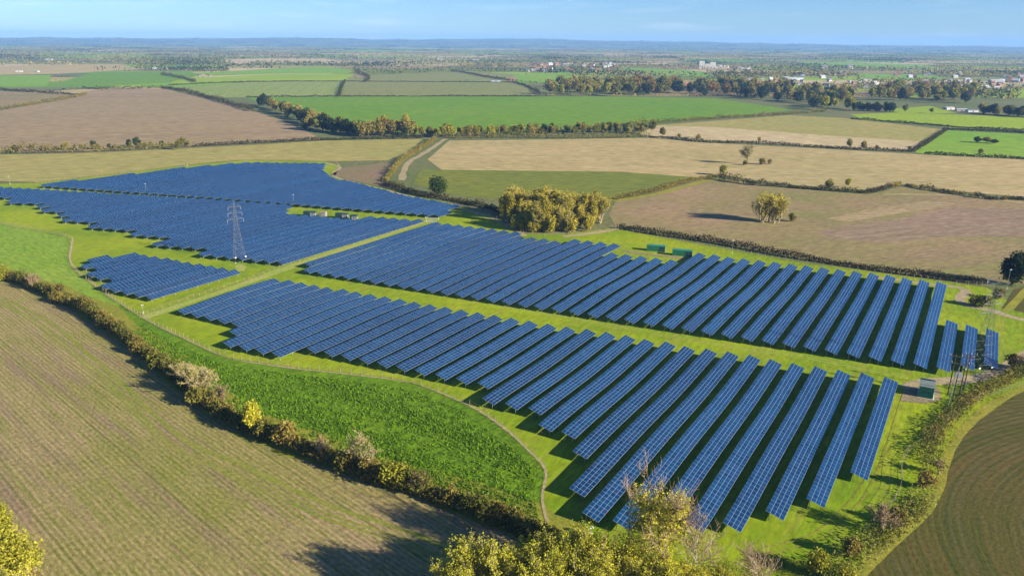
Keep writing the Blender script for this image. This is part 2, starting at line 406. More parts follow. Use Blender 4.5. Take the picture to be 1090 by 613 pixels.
field('pasture', [(905, 122), (960, 120), (1090, 125), (1250, 135), (1250, 150), (1090, 139), (1003, 134), (920, 128)], 'yellow_green')
field('wheat_field', [(262, 104), (360, 103), (460, 103), (640, 103), (760, 105), (845, 117), (790, 123), (700, 131), (620, 138), (560, 141), (430, 143), (345, 134), (300, 118)], 'green')
field('brown_field', [(-150, 118), (0, 118), (40, 110), (85, 99), (110, 95), (175, 95), (215, 104), (268, 118), (300, 128), (345, 149), (280, 152), (205, 156), (100, 161), (0, 163), (-150, 166)], 'brown')
field('brown_field', [(-150, 98), (0, 97), (40, 99), (80, 101), (40, 108), (0, 115), (-150, 117)], 'brown_fallow')
field('olive_field', [(-150, 168), (0, 165), (100, 163), (205, 158), (280, 154), (345, 150), (450, 148), (435, 162), (412, 171), (345, 172), (260, 170.5), (200, 175), (120, 185), (37, 194), (-150, 190)], 'olive')
field('scrub_patch', [(352, 186), (366, 179), (412, 173), (422, 180), (410, 195), (424, 203), (400, 198), (370, 191)], 'scrub_red')
field('striped_field', [(170, 94), (262, 88), (362, 87), (360, 103), (262, 104), (230, 104)], 'strip_green')
field('grey_green_field', [(368, 87), (545, 88), (570, 96), (574, 102.5), (364, 102.5)], 'grey_green')
field('yellow_green_field', [(185, 85), (290, 79), (378, 79), (366, 86.5), (262, 87), (180, 91)], 'yellow_green')
field('green_field', [(60, 89), (100, 77), (200, 76), (215, 80), (180, 88), (110, 92)], 'green')
field('green_field', [(205, 78), (340, 71), (378, 75), (370, 78.6), (290, 78.6), (230, 81)], 'bright_green')
field('grey_green_field', [(395, 80), (500, 76), (560, 80), (545, 87.4), (392, 86.4)], 'grey_green')
field('green_field', [(545, 80), (605, 78), (612, 83), (575, 88), (552, 86)], 'bright_green')
field('beige_field', [(-100, 72), (130, 69), (150, 74), (60, 79), (-100, 82)], 'beige')
field('green_field', [(-100, 82), (55, 80), (50, 92), (-100, 94)], 'bright_green')
field('beige_field', [(232, 64), (345, 63), (370, 66), (250, 68.5)], 'pale_beige')
field('green_field', [(660, 72), (740, 76), (770, 83), (690, 80)], 'bright_green')
field('green_field', [(900, 78), (990, 80), (1010, 84), (930, 86)], 'bright_green')
field('green_field', [(850, 66), (980, 69), (1000, 72), (860, 70)], 'bright_green')
field('green_field', [(940, 117), (990, 113), (1020, 121), (960, 121)], 'yellow_green')

# margins, tracks and worn ground
strip('hedge_margin', HEDGE_LINE[:-1], 11.0, 'margin', off=3.5, seed=1, z=0.082)
strip('field_margin', RIGHT_EDGE, 2.6, 'edge_grass', off=-0.6, seed=2, z=0.086)
for off_ in (-13.0, -15.6, -17.0): strip('wheel_track', HEDGE_LINE[1:-1], 0.7 if off_ < -13.5 else 1.4, 'track_green', off=off_, seed=60 + int(off_), jit=0.3, z=0.058 + 0.0004 * abs(off_))
strip('lane', [(152, 339), (200, 322), (260, 302), (330, 277), (400, 254), (462, 233)], 5.0, 'lane_track', seed=4, z=0.094)
for off_ in (-0.9, 0.9): strip('wheel_track', [(330, 290), (420, 302), (520, 322), (620, 342), (760, 366), (860, 381), (960, 400)], 0.45, 'lane_track', off=off_, seed=80 + int(off_ * 2), jit=0.5, z=0.098)
for off_ in (-0.9, 0.9): strip('wheel_track', [(955, 425), (940, 470), (925, 510), (900, 545), (860, 575), (790, 590)], 0.45, 'margin', off=off_, seed=90 + int(off_ * 2), jit=0.5, z=0.102)
strip('fence_path', FENCE_LEFT, 0.7, 'track', seed=5, jit=0.3, z=0.106)
strip('farm_track', [(962, 414), (985, 406), (1030, 403), (1060, 396), (1090, 378), (1140, 350)], 4.5, 'track', seed=6, z=0.110)
strip('farm_track', [(930, 295), (990, 303), (1020, 306), (1028, 311), (1021, 318), (1030, 325), (1060, 332), (1090, 341), (1180, 358)], 4.0, 'track', seed=7, z=0.114)
strip('farm_track', [(474, 148), (452, 163), (436, 172), (430, 182), (428, 192)], 5.0, 'track', seed=8, z=0.118)
strip('farm_track', [(600, 252), (640, 247), (662, 243)], 4.0, 'track', seed=9, z=0.122)
strip('service_path', [(662, 267), (690, 271), (745, 277)], 3.0, 'soil_patch', seed=10, z=0.126)
strip('field_margin', [(345, 174), (362, 178), (356, 187), (372, 193), (402, 201), (470, 217), (520, 231), (560, 251)], 3.0, 'track', off=-0.5, seed=11, z=0.130)
strip('field_margin', [(37, 194.5), (120, 185.5), (200, 175.5), (260, 170.5), (345, 171.5)], 4.0, 'edge_grass', seed=12, z=0.134)
strip('field_margin', [(652, 214), (700, 206), (745, 194), (770, 190)], 5.0, 'edge_grass', off=-1, seed=13, z=0.138)
strip('field_margin', [(940, 207), (1010, 208), (1090, 216), (1200, 224)], 4.0, 'beige', seed=14, z=0.142)
field('worn_ground', [(249, 284), (256, 281), (263, 284), (260, 289), (253, 289)], 'lane_track', lift=0.15)
field('worn_ground', [(962, 416), (985, 409), (1000, 414), (1002, 426), (985, 430), (958, 427)], 'soil_patch', lift=0.15)
field('worn_ground', [(1066, 331), (1092, 304), (1100, 306), (1078, 331)], 'edge_grass', lift=0.15)

# hills along the horizon
_hg = np.random.default_rng(5)
_ph = _hg.uniform(0, 6.28, 16); _fq = np.concatenate([_hg.uniform(4, 20, 6), _hg.uniform(20, 110, 10)])
def hill_z(a, t):
    broad = 88 + 52 * math.cos((a - 0.05) * 3.4) - 26 * max(0, math.sin(a * 2.2))
    det = sum(math.sin(a * f + p + 2.5 * t) * 11.0 * (14 / (f + 12)) for f, p in zip(_fq, _ph))
    env = math.sin(min(1, t / 0.72) * math.pi / 2) ** 2.2 * (1 if t < 0.8 else 1 - (t - 0.8) * 2)
    return max(0, broad + det) * env - 1.5
def hills():
    na, nr = 420, 22
    A = np.radians(np.linspace(-58, 58, na)); Rr = np.linspace(11500, 18500, nr)
    V = [(math.sin(a) * r, math.cos(a) * r, hill_z(a, ri / (nr - 1))) for ri, r in enumerate(Rr) for a in A]
    F = [(i * na + j, (i + 1) * na + j, (i + 1) * na + j + 1, i * na + j + 1) for i in range(nr - 1) for j in range(na - 1)]
    F = [f[::-1] for f in F]
    o = link('hills', quad_mesh('hills', V, F, M['hill'])); o['kind'] = 'structure'
hills()

# ------------------------------------------------------------------ solar arrays
ROW_AZ = R(31.8)
NX, NY = math.cos(ROW_AZ), -math.sin(ROW_AZ)      # across the rows, downhill side of the tables
EX, EY = math.sin(ROW_AZ), math.cos(ROW_AZ)       # along the rows

def glass_mat():
    m, nt, b = new_mat('solar_cell_glass', 0.22, 0.5)
    g = nt.nodes.new('ShaderNodeNewGeometry')
    c = ramp(nt, g.outputs['Random Per Island'], [(0.0, (0.002, 0.024, 0.070)), (0.5, (0.003, 0.034, 0.094)), (0.9, (0.005, 0.040, 0.105)), (1.0, (0.016, 0.034, 0.095))])
    oi = nt.nodes.new('ShaderNodeObjectInfo')
    mul = nt.nodes.new('ShaderNodeMixRGB'); mul.blend_type = 'MULTIPLY'; mul.inputs['Fac'].default_value = 1.0
    nt.links.new(c, mul.inputs['Color1'])
    nt.links.new(ramp(nt, oi.outputs['Random'], [(0.0, (0.8, 0.8, 0.82)), (1.0, (1.12, 1.1, 1.08))]), mul.inputs['Color2'])
    nt.links.new(mul.outputs['Color'], b.inputs['Base Color'])
    nt.links.new(ramp(nt, noise(nt, g.outputs['Position'], 0.05, 3), [(0.3, (0.14,) * 3), (0.7, (0.32,) * 3)]), b.inputs['Roughness'])
    return m
M['glass'] = glass_mat()
M['alu'] = plain('aluminium_frame', (0.30, 0.36, 0.47), 0.45, 0.2, 0.08)
M['galv'] = plain('galvanised_steel', (0.35, 0.36, 0.37), 0.5, 0.5, 0.15)

SLANT, TILT, HIGH = 4.10, R(15.0), 2.6
MOD_L = 1.66
def undul(n, e):
    k = 1.0 if n > -255 else 0.12
    return k * (0.22 * math.sin(e / 17.0 + n / 70.0) + 0.16 * math.sin(e / 9.0 - n / 45.0))

def solar_row(n0, e0, count, label, group):
    """a long table of landscape modules, four high, on steel posts"""
    root = empty('solar_panel_row', (NX * n0 + EX * e0, NY * n0 + EY * e0, 0.0), -ROW_AZ, label, 'solar panels', group)
    tl = TILT + R(random.uniform(-0.7, 0.7))
    ct, st = math.cos(tl), math.sin(tl)
    y = np.arange(count + 1) * MOD_L
    zo = np.array([undul(n0, e0 + v) for v in y])
    def P(s, yy, zz, up):   # s metres down the slope, up metres proud of the table
        return np.stack([s * ct + up * st + 0 * yy, yy, HIGH + zz - s * st + up * ct], -1)
    # backing frame
    a = P(0.0, y, zo, 0.0); b_ = P(SLANT, y, zo, 0.0); c = P(0.0, y, zo, -0.05); d = P(SLANT, y, zo, -0.05)
    V = np.concatenate([a, b_, c, d]); k = count + 1; i = np.arange(count)
    F = np.concatenate([np.stack([i, i + k, i + k + 1, i + 1], 1), np.stack([i + 2 * k, i + 2 * k + 1, i + 3 * k + 1, i + 3 * k], 1),
                        np.stack([i, i + 1, i + 2 * k + 1, i + 2 * k], 1), np.stack([i + k, i + 3 * k, i + 3 * k + 1, i + k + 1], 1),
                        [[0, 2 * k, 3 * k, k], [count, k + count, 3 * k + count, 2 * k + count]]])
    link('table_frame', quad_mesh('table_frame', V, F, M['alu']), root)
    # modules
    g = 0.042; mw = SLANT / 4
    Vs, Fs = [], []
    for r_ in range(4):
        s0, s1 = r_ * mw + g, (r_ + 1) * mw - g
        y0, y1, z0, z1 = y[:-1] + g, y[1:] - g, zo[:-1], zo[1:]
        q = [P(s0, y0, z0, .002), P(s1, y0, z0, .002), P(s1, y1, z1, .002), P(s0, y1, z1, .002), P(s0, y0, z0, .025), P(s1, y0, z0, .025), P(s1, y1, z1, .025), P(s0, y1, z1, .025)]
        V = np.stack(q, 1).reshape(-1, 3); base = sum(len(v) for v in Vs) + 8 * i[:, None]
        for f in ((4, 5, 6, 7), (0, 1, 5, 4), (1, 2, 6, 5), (2, 3, 7, 6), (3, 0, 4, 7)): Fs.append(base + np.array(f)[None])
        Vs.append(V)
    tag(link('solar_modules', quad_mesh('solar_modules', np.concatenate(Vs), np.concatenate(Fs), M['glass']), root), kind='stuff')
    # posts and purlins
    mb = MB(); L = count * MOD_L
    npost = max(2, int(L / 5.0) + 1)
    for p_ in range(npost):
        yy = 0.6 + (L - 1.2) * p_ / (npost - 1); zz = undul(n0, e0 + yy)
        for s in (0.75, 3.2):
            mb.box(s * ct - .06, s * ct + .06, yy - .05, yy + .05, -0.1, HIGH + zz - s * st - 0.10)
        mb.bar((0.2 * ct, yy, HIGH + zz - 0.2 * st - .1), (3.9 * ct, yy, HIGH + zz - 3.9 * st - .1), 0.05)
    tag(mb.build('support_posts', M['galv'], root), kind='stuff')
    return root

def ne(px, py, z=1.7):
    p = at(px, py, z); return (p[0] * NX + p[1] * NY, p[0] * EX + p[1] * EY)

# rows of the two arrays nearest the camera share one set of lines
def line_n(k):
    return 12.0 - 6.38 * k - 0.0205 * k * k if k <= 22 else -138.3 - 6.9 * (k - 22)

def step(table, n):
    """first entry whose limit lies right of n"""
    for lim, v0, v1, n0, n1 in table:
        if n >= lim:
            t = 0 if n0 == n1 else (n - n0) / (n1 - n0)
            return v0 + (v1 - v0) * t
    return None

ARRAYS = [('nearest array', 'rows of the nearest solar array'), ('long middle array', 'rows of the middle solar array'),
          ('array behind the left pylon', 'rows of the solar array behind the left pylon'), ('small left array', 'rows of the small left solar array'),
          ('farthest array', 'rows of the farthest solar array')]
rows = {i: [] for i in range(5)}
# (limit n, value at n0, value at n1, n0, n1)
front_bot = [(-17, 177, 177, 0, 0), (-24, 159.8, 159.8, 0, 0), (-31, 150, 150, 0, 0), (-37.5, 140.6, 140.6, 0, 0), (-44, 136, 136, 0, 0), (-50.5, 132, 132, 0, 0), (-57.5, 128.5, 128.5, 0, 0),
             (-64, 127.6, 127.6, 0, 0), (-71, 134.5, 134.5, 0, 0), (-77.5, 149.4, 149.4, 0, 0), (-91.5, 156.4, 156.4, 0, 0),
             (-112, 163.0, 161.0, -95, -109), (-182, 169, 160.6, -116, -179), (-210, 151.8, 149.0, -186, -206), (-215, 156.9, 156.9, 0, 0), (-260, 163.4, 160.8, -217, -248)]
front_top = [(-300, 239.7, 207.7, -14, -250)]
mid_bot = [(9, 270.4, 270.4, 0, 0), (3, 264.5, 264.5, 0, 0), (-252, 258.2, 224.2, 0, -248), (-300, 231.1, 231.1, 0, 0)]
mid_top = [(9, 306.3, 306.3, 0, 0), (3, 307.1, 307.1, 0, 0), (-4, 309.7, 309.7, 0, 0), (-111, 360.5, 349.2, -8, -107), (-146, 331.0, 327.0, -114, -142), (-173, 343.5, 340.9, -148, -170),
           (-204, 332.8, 330.2, -176, -196), (-300, 337.5, 331.0, -211, -254)]
for k in range(0, 40):
    n = line_n(k)
    if n > -257.5 :
        rows[1].append((n, step(mid_bot, n), step(mid_top, n)))
    if k >= 4 and n > -251.5:
        rows[0].append((n, step(front_bot, n), step(front_top, n)))

def clip_rows(poly, n_right, pitch, out):
    P = [ne(*p) for p in poly]
    n = n_right
    while n > min(p[0] for p in P):
        es = []
        for (a, b) in zip(P, P[1:] + P[:1]):
            if (a[0] > n) != (b[0] > n):
                es.append(a[1] + (b[1] - a[1]) * (n - a[0]) / (b[0] - a[0]))
        es.sort()
        for e0, e1 in zip(es[::2], es[1::2]):
            if e1 - e0 > 10: out.append((n, e0, e1))
        n -= pitch
B_poly = [(-60, 207), (12, 211), (6, 216), (46, 217), (38, 221), (52, 221), (43, 225), (67, 226), (58, 230), (74, 230), (64, 235), (102, 237), (91, 242), (144.6, 246), (133.5, 250), (178, 253.3), (159.6, 260.8), (218, 265.4), (208.5, 271.2), (296, 280), (447, 235),
          (385, 230.5), (372, 234), (300, 227.5), (307, 219.5), (300, 217.5), (200, 211), (0, 199.8), (-60, 196.5)]
clip_rows(B_poly, -268.6, 6.95, rows[2])
S_poly = [(92, 278.5), (113, 272.5), (120, 275), (140, 269.5), (160, 273.5), (254, 290), (168, 319.5), (105, 306.5), (121, 298.5), (89, 294.5), (105, 286.5), (85, 285.5)]
clip_rows(S_poly, -266.8, 6.95, rows[3])
A_poly = [(37, 197.5), (200, 178.5), (260, 173.5), (344, 174.5), (341, 182), (356, 192), (366, 192), (430, 208.5), (490, 219.5), (466, 230), (215, 210)]
clip_rows(A_poly, -268.8, 6.95, rows[4])
for ai, (an, grp) in enumerate(ARRAYS):
    for i, (n, e0, e1) in enumerate(rows[ai]):
        cnt = max(4, int(round((e1 - e0) / MOD_L)))
        which = 'rightmost blue solar panel row' if i == 0 else ordinal(i + 1) + ' blue solar panel row from the right'
        solar_row(n, e0, cnt, which + ' in the ' + an, grp)

# ------------------------------------------------------------------ vegetation
M['bark'] = plain('bark', (0.11, 0.085, 0.055), 0.9, 0, 0.3, 2.0)
M['pale_bark'] = plain('pale_bark', (0.50, 0.44, 0.34), 0.8, 0, 0.25, 2.0)
M['twig'] = plain('twigs', (0.32, 0.26, 0.14), 0.9, 0, 0.3, 0.6)
M['pink_twig'] = plain('reddish_twigs', (0.30, 0.205, 0.13), 0.9, 0, 0.25, 0.6)
FOL = {
 'yellow': foliage('yellow_leaves', [(0.27, 0.27, 0.014), (0.40, 0.385, 0.022), (0.51, 0.45, 0.04)]),
 'lime': foliage('lime_leaves', [(0.16, 0.17, 0.014), (0.28, 0.27, 0.02), (0.38, 0.34, 0.035)]),
 'willow': foliage('willow_leaves', [(0.22, 0.195, 0.018), (0.36, 0.305, 0.032), (0.46, 0.375, 0.05)]),
 'oak': foliage('oak_leaves', [(0.025, 0.045, 0.010), (0.045, 0.075, 0.014), (0.085, 0.11, 0.02)]),
 'ever': foliage('evergreen_leaves', [(0.016, 0.032, 0.01), (0.03, 0.05, 0.014), (0.05, 0.066, 0.02)]),
 'olive': foliage('olive_leaves', [(0.075, 0.085, 0.014), (0.145, 0.14, 0.022), (0.24, 0.205, 0.035)]),
 'tan': foliage('tan_autumn_leaves', [(0.15, 0.125, 0.025), (0.25, 0.2, 0.04), (0.35, 0.275, 0.06)]),
 'rust': foliage('rust_autumn_leaves', [(0.13, 0.085, 0.02), (0.22, 0.135, 0.028), (0.32, 0.19, 0.035)]),
 'brown': foliage('brown_hedge_twigs', [(0.1, 0.085, 0.018), (0.19, 0.15, 0.03), (0.29, 0.22, 0.045)]),
 'dark': foliage('dark_hedge_twigs', [(0.03, 0.03, 0.013), (0.06, 0.055, 0.02), (0.105, 0.085, 0.03)]),
 'crop': foliage('crop_leaves', [(0.045, 0.11, 0.004), (0.11, 0.21, 0.006), (0.20, 0.31, 0.014)]),
 'grass': foliage('grass_tufts', [(0.10, 0.13, 0.015), (0.19, 0.20, 0.025), (0.30, 0.27, 0.07)]),
}

def leaf_quads(g, P, size, droop=0.0, aspect=0.65):
    """one small diamond-shaped face for each point"""
    n = len(P); s = np.asarray(size)[:, None] if np.ndim(size) else size
    a = g.standard_normal((n, 3)); a[:, 2] -= droop; a /= np.linalg.norm(a, axis=1)[:, None]
    b = np.cross(a, g.standard_normal((n, 3))); b /= np.linalg.norm(b, axis=1)[:, None] + 1e-9
    V = np.stack([P - a * s, P + b * s * aspect, P + a * s, P - b * s * aspect], 1).reshape(-1, 3)
    F = np.arange(4 * n).reshape(-1, 4)
    return V, F

def blob_points(g, n, c, r, shell=0.55):
    d = g.standard_normal((n, 3)); d /= np.linalg.norm(d, axis=1)[:, None]
    q = g.random(n)[:, None] ** shell
    return np.asarray(c) + d * q * np.asarray(r)

def tubes(segs, sides=3):
    """segs: array (n,8) p0 p1 r0 r1 -> quads"""
    S = np.asarray(segs, float); p, q, r0, r1 = S[:, :3], S[:, 3:6], S[:, 6], S[:, 7]
    d = q - p; d /= np.linalg.norm(d, axis=1)[:, None] + 1e-9
    ref = np.where(np.abs(d[:, 2:3]) > 0.9, np.array([[1.0, 0, 0]]), np.array([[0, 0, 1.0]]))
    a = np.cross(d, ref); a /= np.linalg.norm(a, axis=1)[:, None] + 1e-9
    b = np.cross(d, a); V = []
    for (o, r) in ((p, r0), (q, r1)):
        for i in range(sides):
            t = 2 * math.pi * i / sides
            V.append(o + (a * math.cos(t) + b * math.sin(t)) * r[:, None])
    V = np.stack(V, 1).reshape(-1, 3); k = 2 * sides
    base = np.arange(len(S))[:, None] * k
    F = np.concatenate([base + np.array([[i, (i + 1) % sides, sides + (i + 1) % sides, sides + i]]) for i in range(sides)])
    return V, F

def skeleton(g, h, r, levels=3, spread=0.75, up=0.35, kids=(5, 5, 4, 4), first=0.3, ratio=0.55, stems=1, base=0.6):
    """trunk, limbs and twigs; returns (big, small) segments and the twig tips"""
    big, small, tips = [], [], []
    def grow(p, d, L, rad, lev):
        nseg = 4 if lev == 0 else 3
        pts = [p]; dirs = [d]
        for i in range(nseg):
            d = d + g.standard_normal(3) * (0.06 if lev == 0 else 0.16); d[2] += up * 0.12 * (lev > 0); d = d / np.linalg.norm(d)
            p = p + d * L / nseg; pts.append(p); dirs.append(d)
        for i in range(nseg):
            r0 = rad * (1 - 0.8 * i / nseg); r1 = rad * (1 - 0.8 * (i + 1) / nseg)
            (big if lev <= 1 else small).append((*pts[i], *pts[i + 1], r0, r1))
        if lev >= levels: tips.append(pts[-1]); tips.append(pts[-2]); return
        for j in range(kids[lev]):
            t = (first if lev == 0 else 0.2) + (1 - (first if lev == 0 else 0.2)) * (j + g.random()) / kids[lev]
            f = min(nseg - 1e-3, t * nseg); i = int(f)
            q = pts[i] + (pts[i + 1] - pts[i]) * (f - i)
            a = g.uniform(0, 6.283); side = np.array([math.cos(a), math.sin(a), 0.0])
            nd = dirs[i + 1] * (1 - spread * 0.6) + side * spread + np.array([0, 0, up]); nd /= np.linalg.norm(nd)
            grow(q, nd, L * ratio * (1.15 - 0.5 * t if lev == 0 else 0.9) * g.uniform(0.8, 1.15), max(0.02, rad * 0.42), lev + 1)
    for s in range(stems):
        d0 = np.array([g.uniform(-.35, .35), g.uniform(-.35, .35), 1.0]) if stems > 1 else np.array([0, 0, 1.0])
        off = np.array([g.uniform(-base, base), g.uniform(-base, base), -0.2]) if stems > 1 else np.array([0, 0, -0.2])
        grow(off, d0 / np.linalg.norm(d0), h * 0.72 * (g.uniform(0.8, 1) if stems > 1 else 1), r, 0)
    return big, small, np.array(tips)

PROTO = {}      # kind of tree -> variants (trunk mesh, crown mesh, leaves mesh)

def make_leafy(kind, fol, h, r, n, leaf, variants=3, z0=0.25, lobes=14, slim=1.0, bark='bark', seed=0):
    out = []
    for v in range(variants):
        g = np.random.default_rng(seed * 100 + v + 11)
        P = []
        cz = h * (0.5 + z0 / 2); rz = h * (1 - z0) / 2
        for i in range(lobes):
            dd = g.standard_normal(3); dd /= np.linalg.norm(dd)
            c = np.array([dd[0] * r * 0.55, dd[1] * r * 0.55, cz + dd[2] * rz * 0.6])
            rr = r * g.uniform(0.22, 0.52)
            P.append(blob_points(g, n // lobes, c, (rr, rr, rr * 1.15 * slim), 0.45))
        P.append(blob_points(g, n // 5, (0, 0, cz), (r * .7, r * .7, rz * .85), 0.6))
        P = np.concatenate(P); P = P + g.standard_normal(P.shape) * r * 0.09; P[:, 2] = np.maximum(np.abs(P[:, 2]), h * z0 * 0.45)
        V, F = leaf_quads(g, P, leaf * g.uniform(0.6, 1.25, len(P)))
        crown = quad_mesh(kind + '_crown', V, F, FOL[fol])
        big, small, _ = skeleton(g, h * 0.95, max(0.12, h * 0.018), levels=1, kids=(7, 3, 3))
        V, F = tubes(big, 5)
        out.append((quad_mesh(kind + '_trunk', V, F, M[bark]), crown))
    PROTO[kind] = out

def make_twiggy(kind, fol, h, n_leaf, leaf, variants=2, twig='twig', bark='bark', levels=3, stems=1, spread=0.75, up=0.35, rad=None, kids=(8, 6, 5, 4), seed=0, first=0.3, twig_r=1.0, ratio=0.55, base=0.6):
    out = []
    for v in range(variants):
        g = np.random.default_rng(seed * 100 + v + 31)
        big, small, tips = skeleton(g, h, rad or h * 0.02, levels, spread, up, kids, first, ratio, stems, base)
        V, F = tubes(big, 5)
        trunk = quad_mesh(kind + '_trunk', V, F, M[bark])
        S = np.array(small); S[:, 6:] = np.maximum(S[:, 6:], 0.018) * twig_r
        Vt, Ft = tubes(S, 3)
        crown = quad_mesh(kind + '_twigs', Vt, Ft, M[twig])
        leaves = None
        if n_leaf:
            if kind == 'tall_yellow':
                tips = tips[(tips[:, 2] < h * 0.80) & (np.hypot(tips[:, 0], tips[:, 1]) < h * 0.22)]
            idx = g.integers(len(tips), size=n_leaf)
            P = tips[idx] + g.standard_normal((n_leaf, 3)) * leaf * 1.6
            V, F = leaf_quads(g, P, leaf * g.uniform(0.5, 1.2, n_leaf))
            leaves = quad_mesh(kind + '_leaves', V, F, FOL[fol])
        out.append((trunk, crown, leaves))
    PROTO[kind] = out

# kinds: distant ones coarse, near ones fine
make_leafy('far_olive', 'olive', 13, 5.2, 800, 0.75, 3, seed=1)
make_leafy('far_tan', 'tan', 14, 4.8, 800, 0.75, 3, seed=2, z0=0.15, slim=1.3)
make_leafy('far_dark', 'ever', 13, 5.2, 800, 0.75, 3, seed=3, z0=0.1)
make_leafy('far_rust', 'rust', 14, 4.6, 800, 0.75, 2, seed=4, z0=0.15)
make_leafy('far_yellow', 'lime', 12, 4.6, 800, 0.75, 2, seed=5)
make_leafy('oak', 'oak', 13, 7.2, 3000, 0.55, 2, seed=6, z0=0.1, lobes=16)
make_leafy('evergreen', 'ever', 14.5, 6.0, 3000, 0.55, 2, seed=7, z0=0.08, lobes=16)
make_leafy('willow', 'willow', 21, 3.9, 2600, 0.50, 4, seed=8, z0=0.05, slim=2.0, lobes=22)
make_twiggy('willow_bush', 'willow', 19, 12000, 0.42, 1, seed=29, stems=18, base=5.0, spread=0.34, up=0.6, kids=(12, 5, 4), twig_r=1.6, bark='twig', first=0.04)
make_leafy('big_yellow_bush', 'lime', 12, 5.0, 9000, 0.24, 2, seed=28, z0=0.0, slim=1.3, lobes=30)
make_leafy('young_willow', 'willow', 11, 3.2, 1100, 0.5, 3, seed=9, z0=0.02, slim=1.3)
make_leafy('yellow_round', 'yellow', 8.6, 3.1, 2200, 0.30, 2, seed=10, z0=0.1, lobes=14)
make_leafy('hedge_bush', 'olive', 5.0, 2.6, 900, 0.32, 3, seed=11, z0=0.0, lobes=10)
make_leafy('brown_bush', 'brown', 5.0, 2.6, 1000, 0.30, 3, seed=12, z0=0.0, lobes=10)
make_leafy('yellow_bush', 'lime', 6.0, 3.0, 1500, 0.28, 3, seed=13, z0=0.0, lobes=12)
make_twiggy('bare_tree', 'lime', 11.5, 900, 0.14, 2, seed=14, levels=3, kids=(11, 8, 7, 4), twig_r=2.0, spread=0.85)
make_twiggy('bare_willow', 'lime', 11.5, 2600, 0.17, 2, seed=15, stems=6, spread=0.7, kids=(9, 7, 6), twig_r=2.0)
make_twiggy('pollard_willow', 'willow', 20, 4200, 0.45, 2, seed=16, stems=6, spread=0.4, up=0.6, kids=(8, 5, 4), twig_r=3.0, bark='twig')
make_twiggy('field_tree', 'olive', 17, 900, 0.40, 2, seed=17, kids=(12, 8, 6), twig_r=3.0, spread=0.9)
make_twiggy('tall_yellow', 'yellow', 24, 10000, 0.18, 1, seed=18, kids=(15, 9, 8), twig='pink_twig', twig_r=0.95, first=0.28, spread=0.85, up=0.4)
make_twiggy('silver_birch', 'tan', 20, 900, 0.15, 3, seed=19, kids=(12, 8, 6), twig='pink_twig', bark='pale_bark', twig_r=1.6, first=0.35, rad=0.22)
make_twiggy('foreground_sallow', 'yellow', 14, 9500, 0.17, 3, seed=20, stems=9, spread=0.38, up=0.75, kids=(7, 5, 4), twig_r=1.2, bark='twig')
make_twiggy('foreground_hazel', 'yellow', 11.5, 8500, 0.17, 2, seed=21, stems=9, spread=0.45, up=0.6, kids=(7, 5, 4), twig_r=1.2, bark='twig')
make_twiggy('bare_shrub', 'brown', 6.0, 500, 0.16, 2, seed=22, stems=6, spread=0.5, up=0.4, kids=(7, 5, 4), twig='pink_twig', bark='twig', twig_r=1.4)

KIND_NAME = {'willow_bush': 'willow_tree', 'big_yellow_bush': 'yellow_leaved_bush', 'far_olive': 'olive_tree', 'far_tan': 'autumn_tree', 'far_dark': 'evergreen_tree', 'far_rust': 'rust_leaved_tree', 'far_yellow': 'yellow_leaved_tree',
             'oak': 'oak_tree', 'evergreen': 'evergreen_tree', 'willow': 'willow_tree', 'young_willow': 'young_willow_tree', 'yellow_round': 'yellow_leaved_tree', 'hedge_bush': 'olive_bush',
             'brown_bush': 'brown_bush', 'yellow_bush': 'yellow_leaved_bush', 'bare_tree': 'bare_tree', 'bare_willow': 'bare_willow_tree', 'pollard_willow': 'pollarded_willow_tree', 'field_tree': 'bare_field_tree',
             'tall_yellow': 'tall_yellow_tree', 'silver_birch': 'birch_tree', 'foreground_sallow': 'sallow_tree', 'foreground_hazel': 'hazel_tree', 'bare_shrub': 'bare_shrub'}
tree_rng = np.random.default_rng(99)
def tree(kind, xy, scale, label, group=None, sz=None, cat=None, rz=None):
    v = PROTO[kind]; v = v[tree_rng.integers(len(v))]
    root = empty(KIND_NAME[kind], (xy[0], xy[1], 0.0), tree_rng.uniform(0, 6.28) if rz is None else rz, label, cat or ('bush' if 'bush' in kind or 'shrub' in kind else 'tree'), group)
    root.scale = (scale * tree_rng.uniform(0.85, 1.25), scale * tree_rng.uniform(0.85, 1.25), sz or scale * tree_rng.uniform(0.92, 1.08))
    link('trunk', v[0], root)
    c = link('crown', v[1], root)
    if len(v) > 2 and v[2] is not None: link('leaves', v[2], c)
    return root

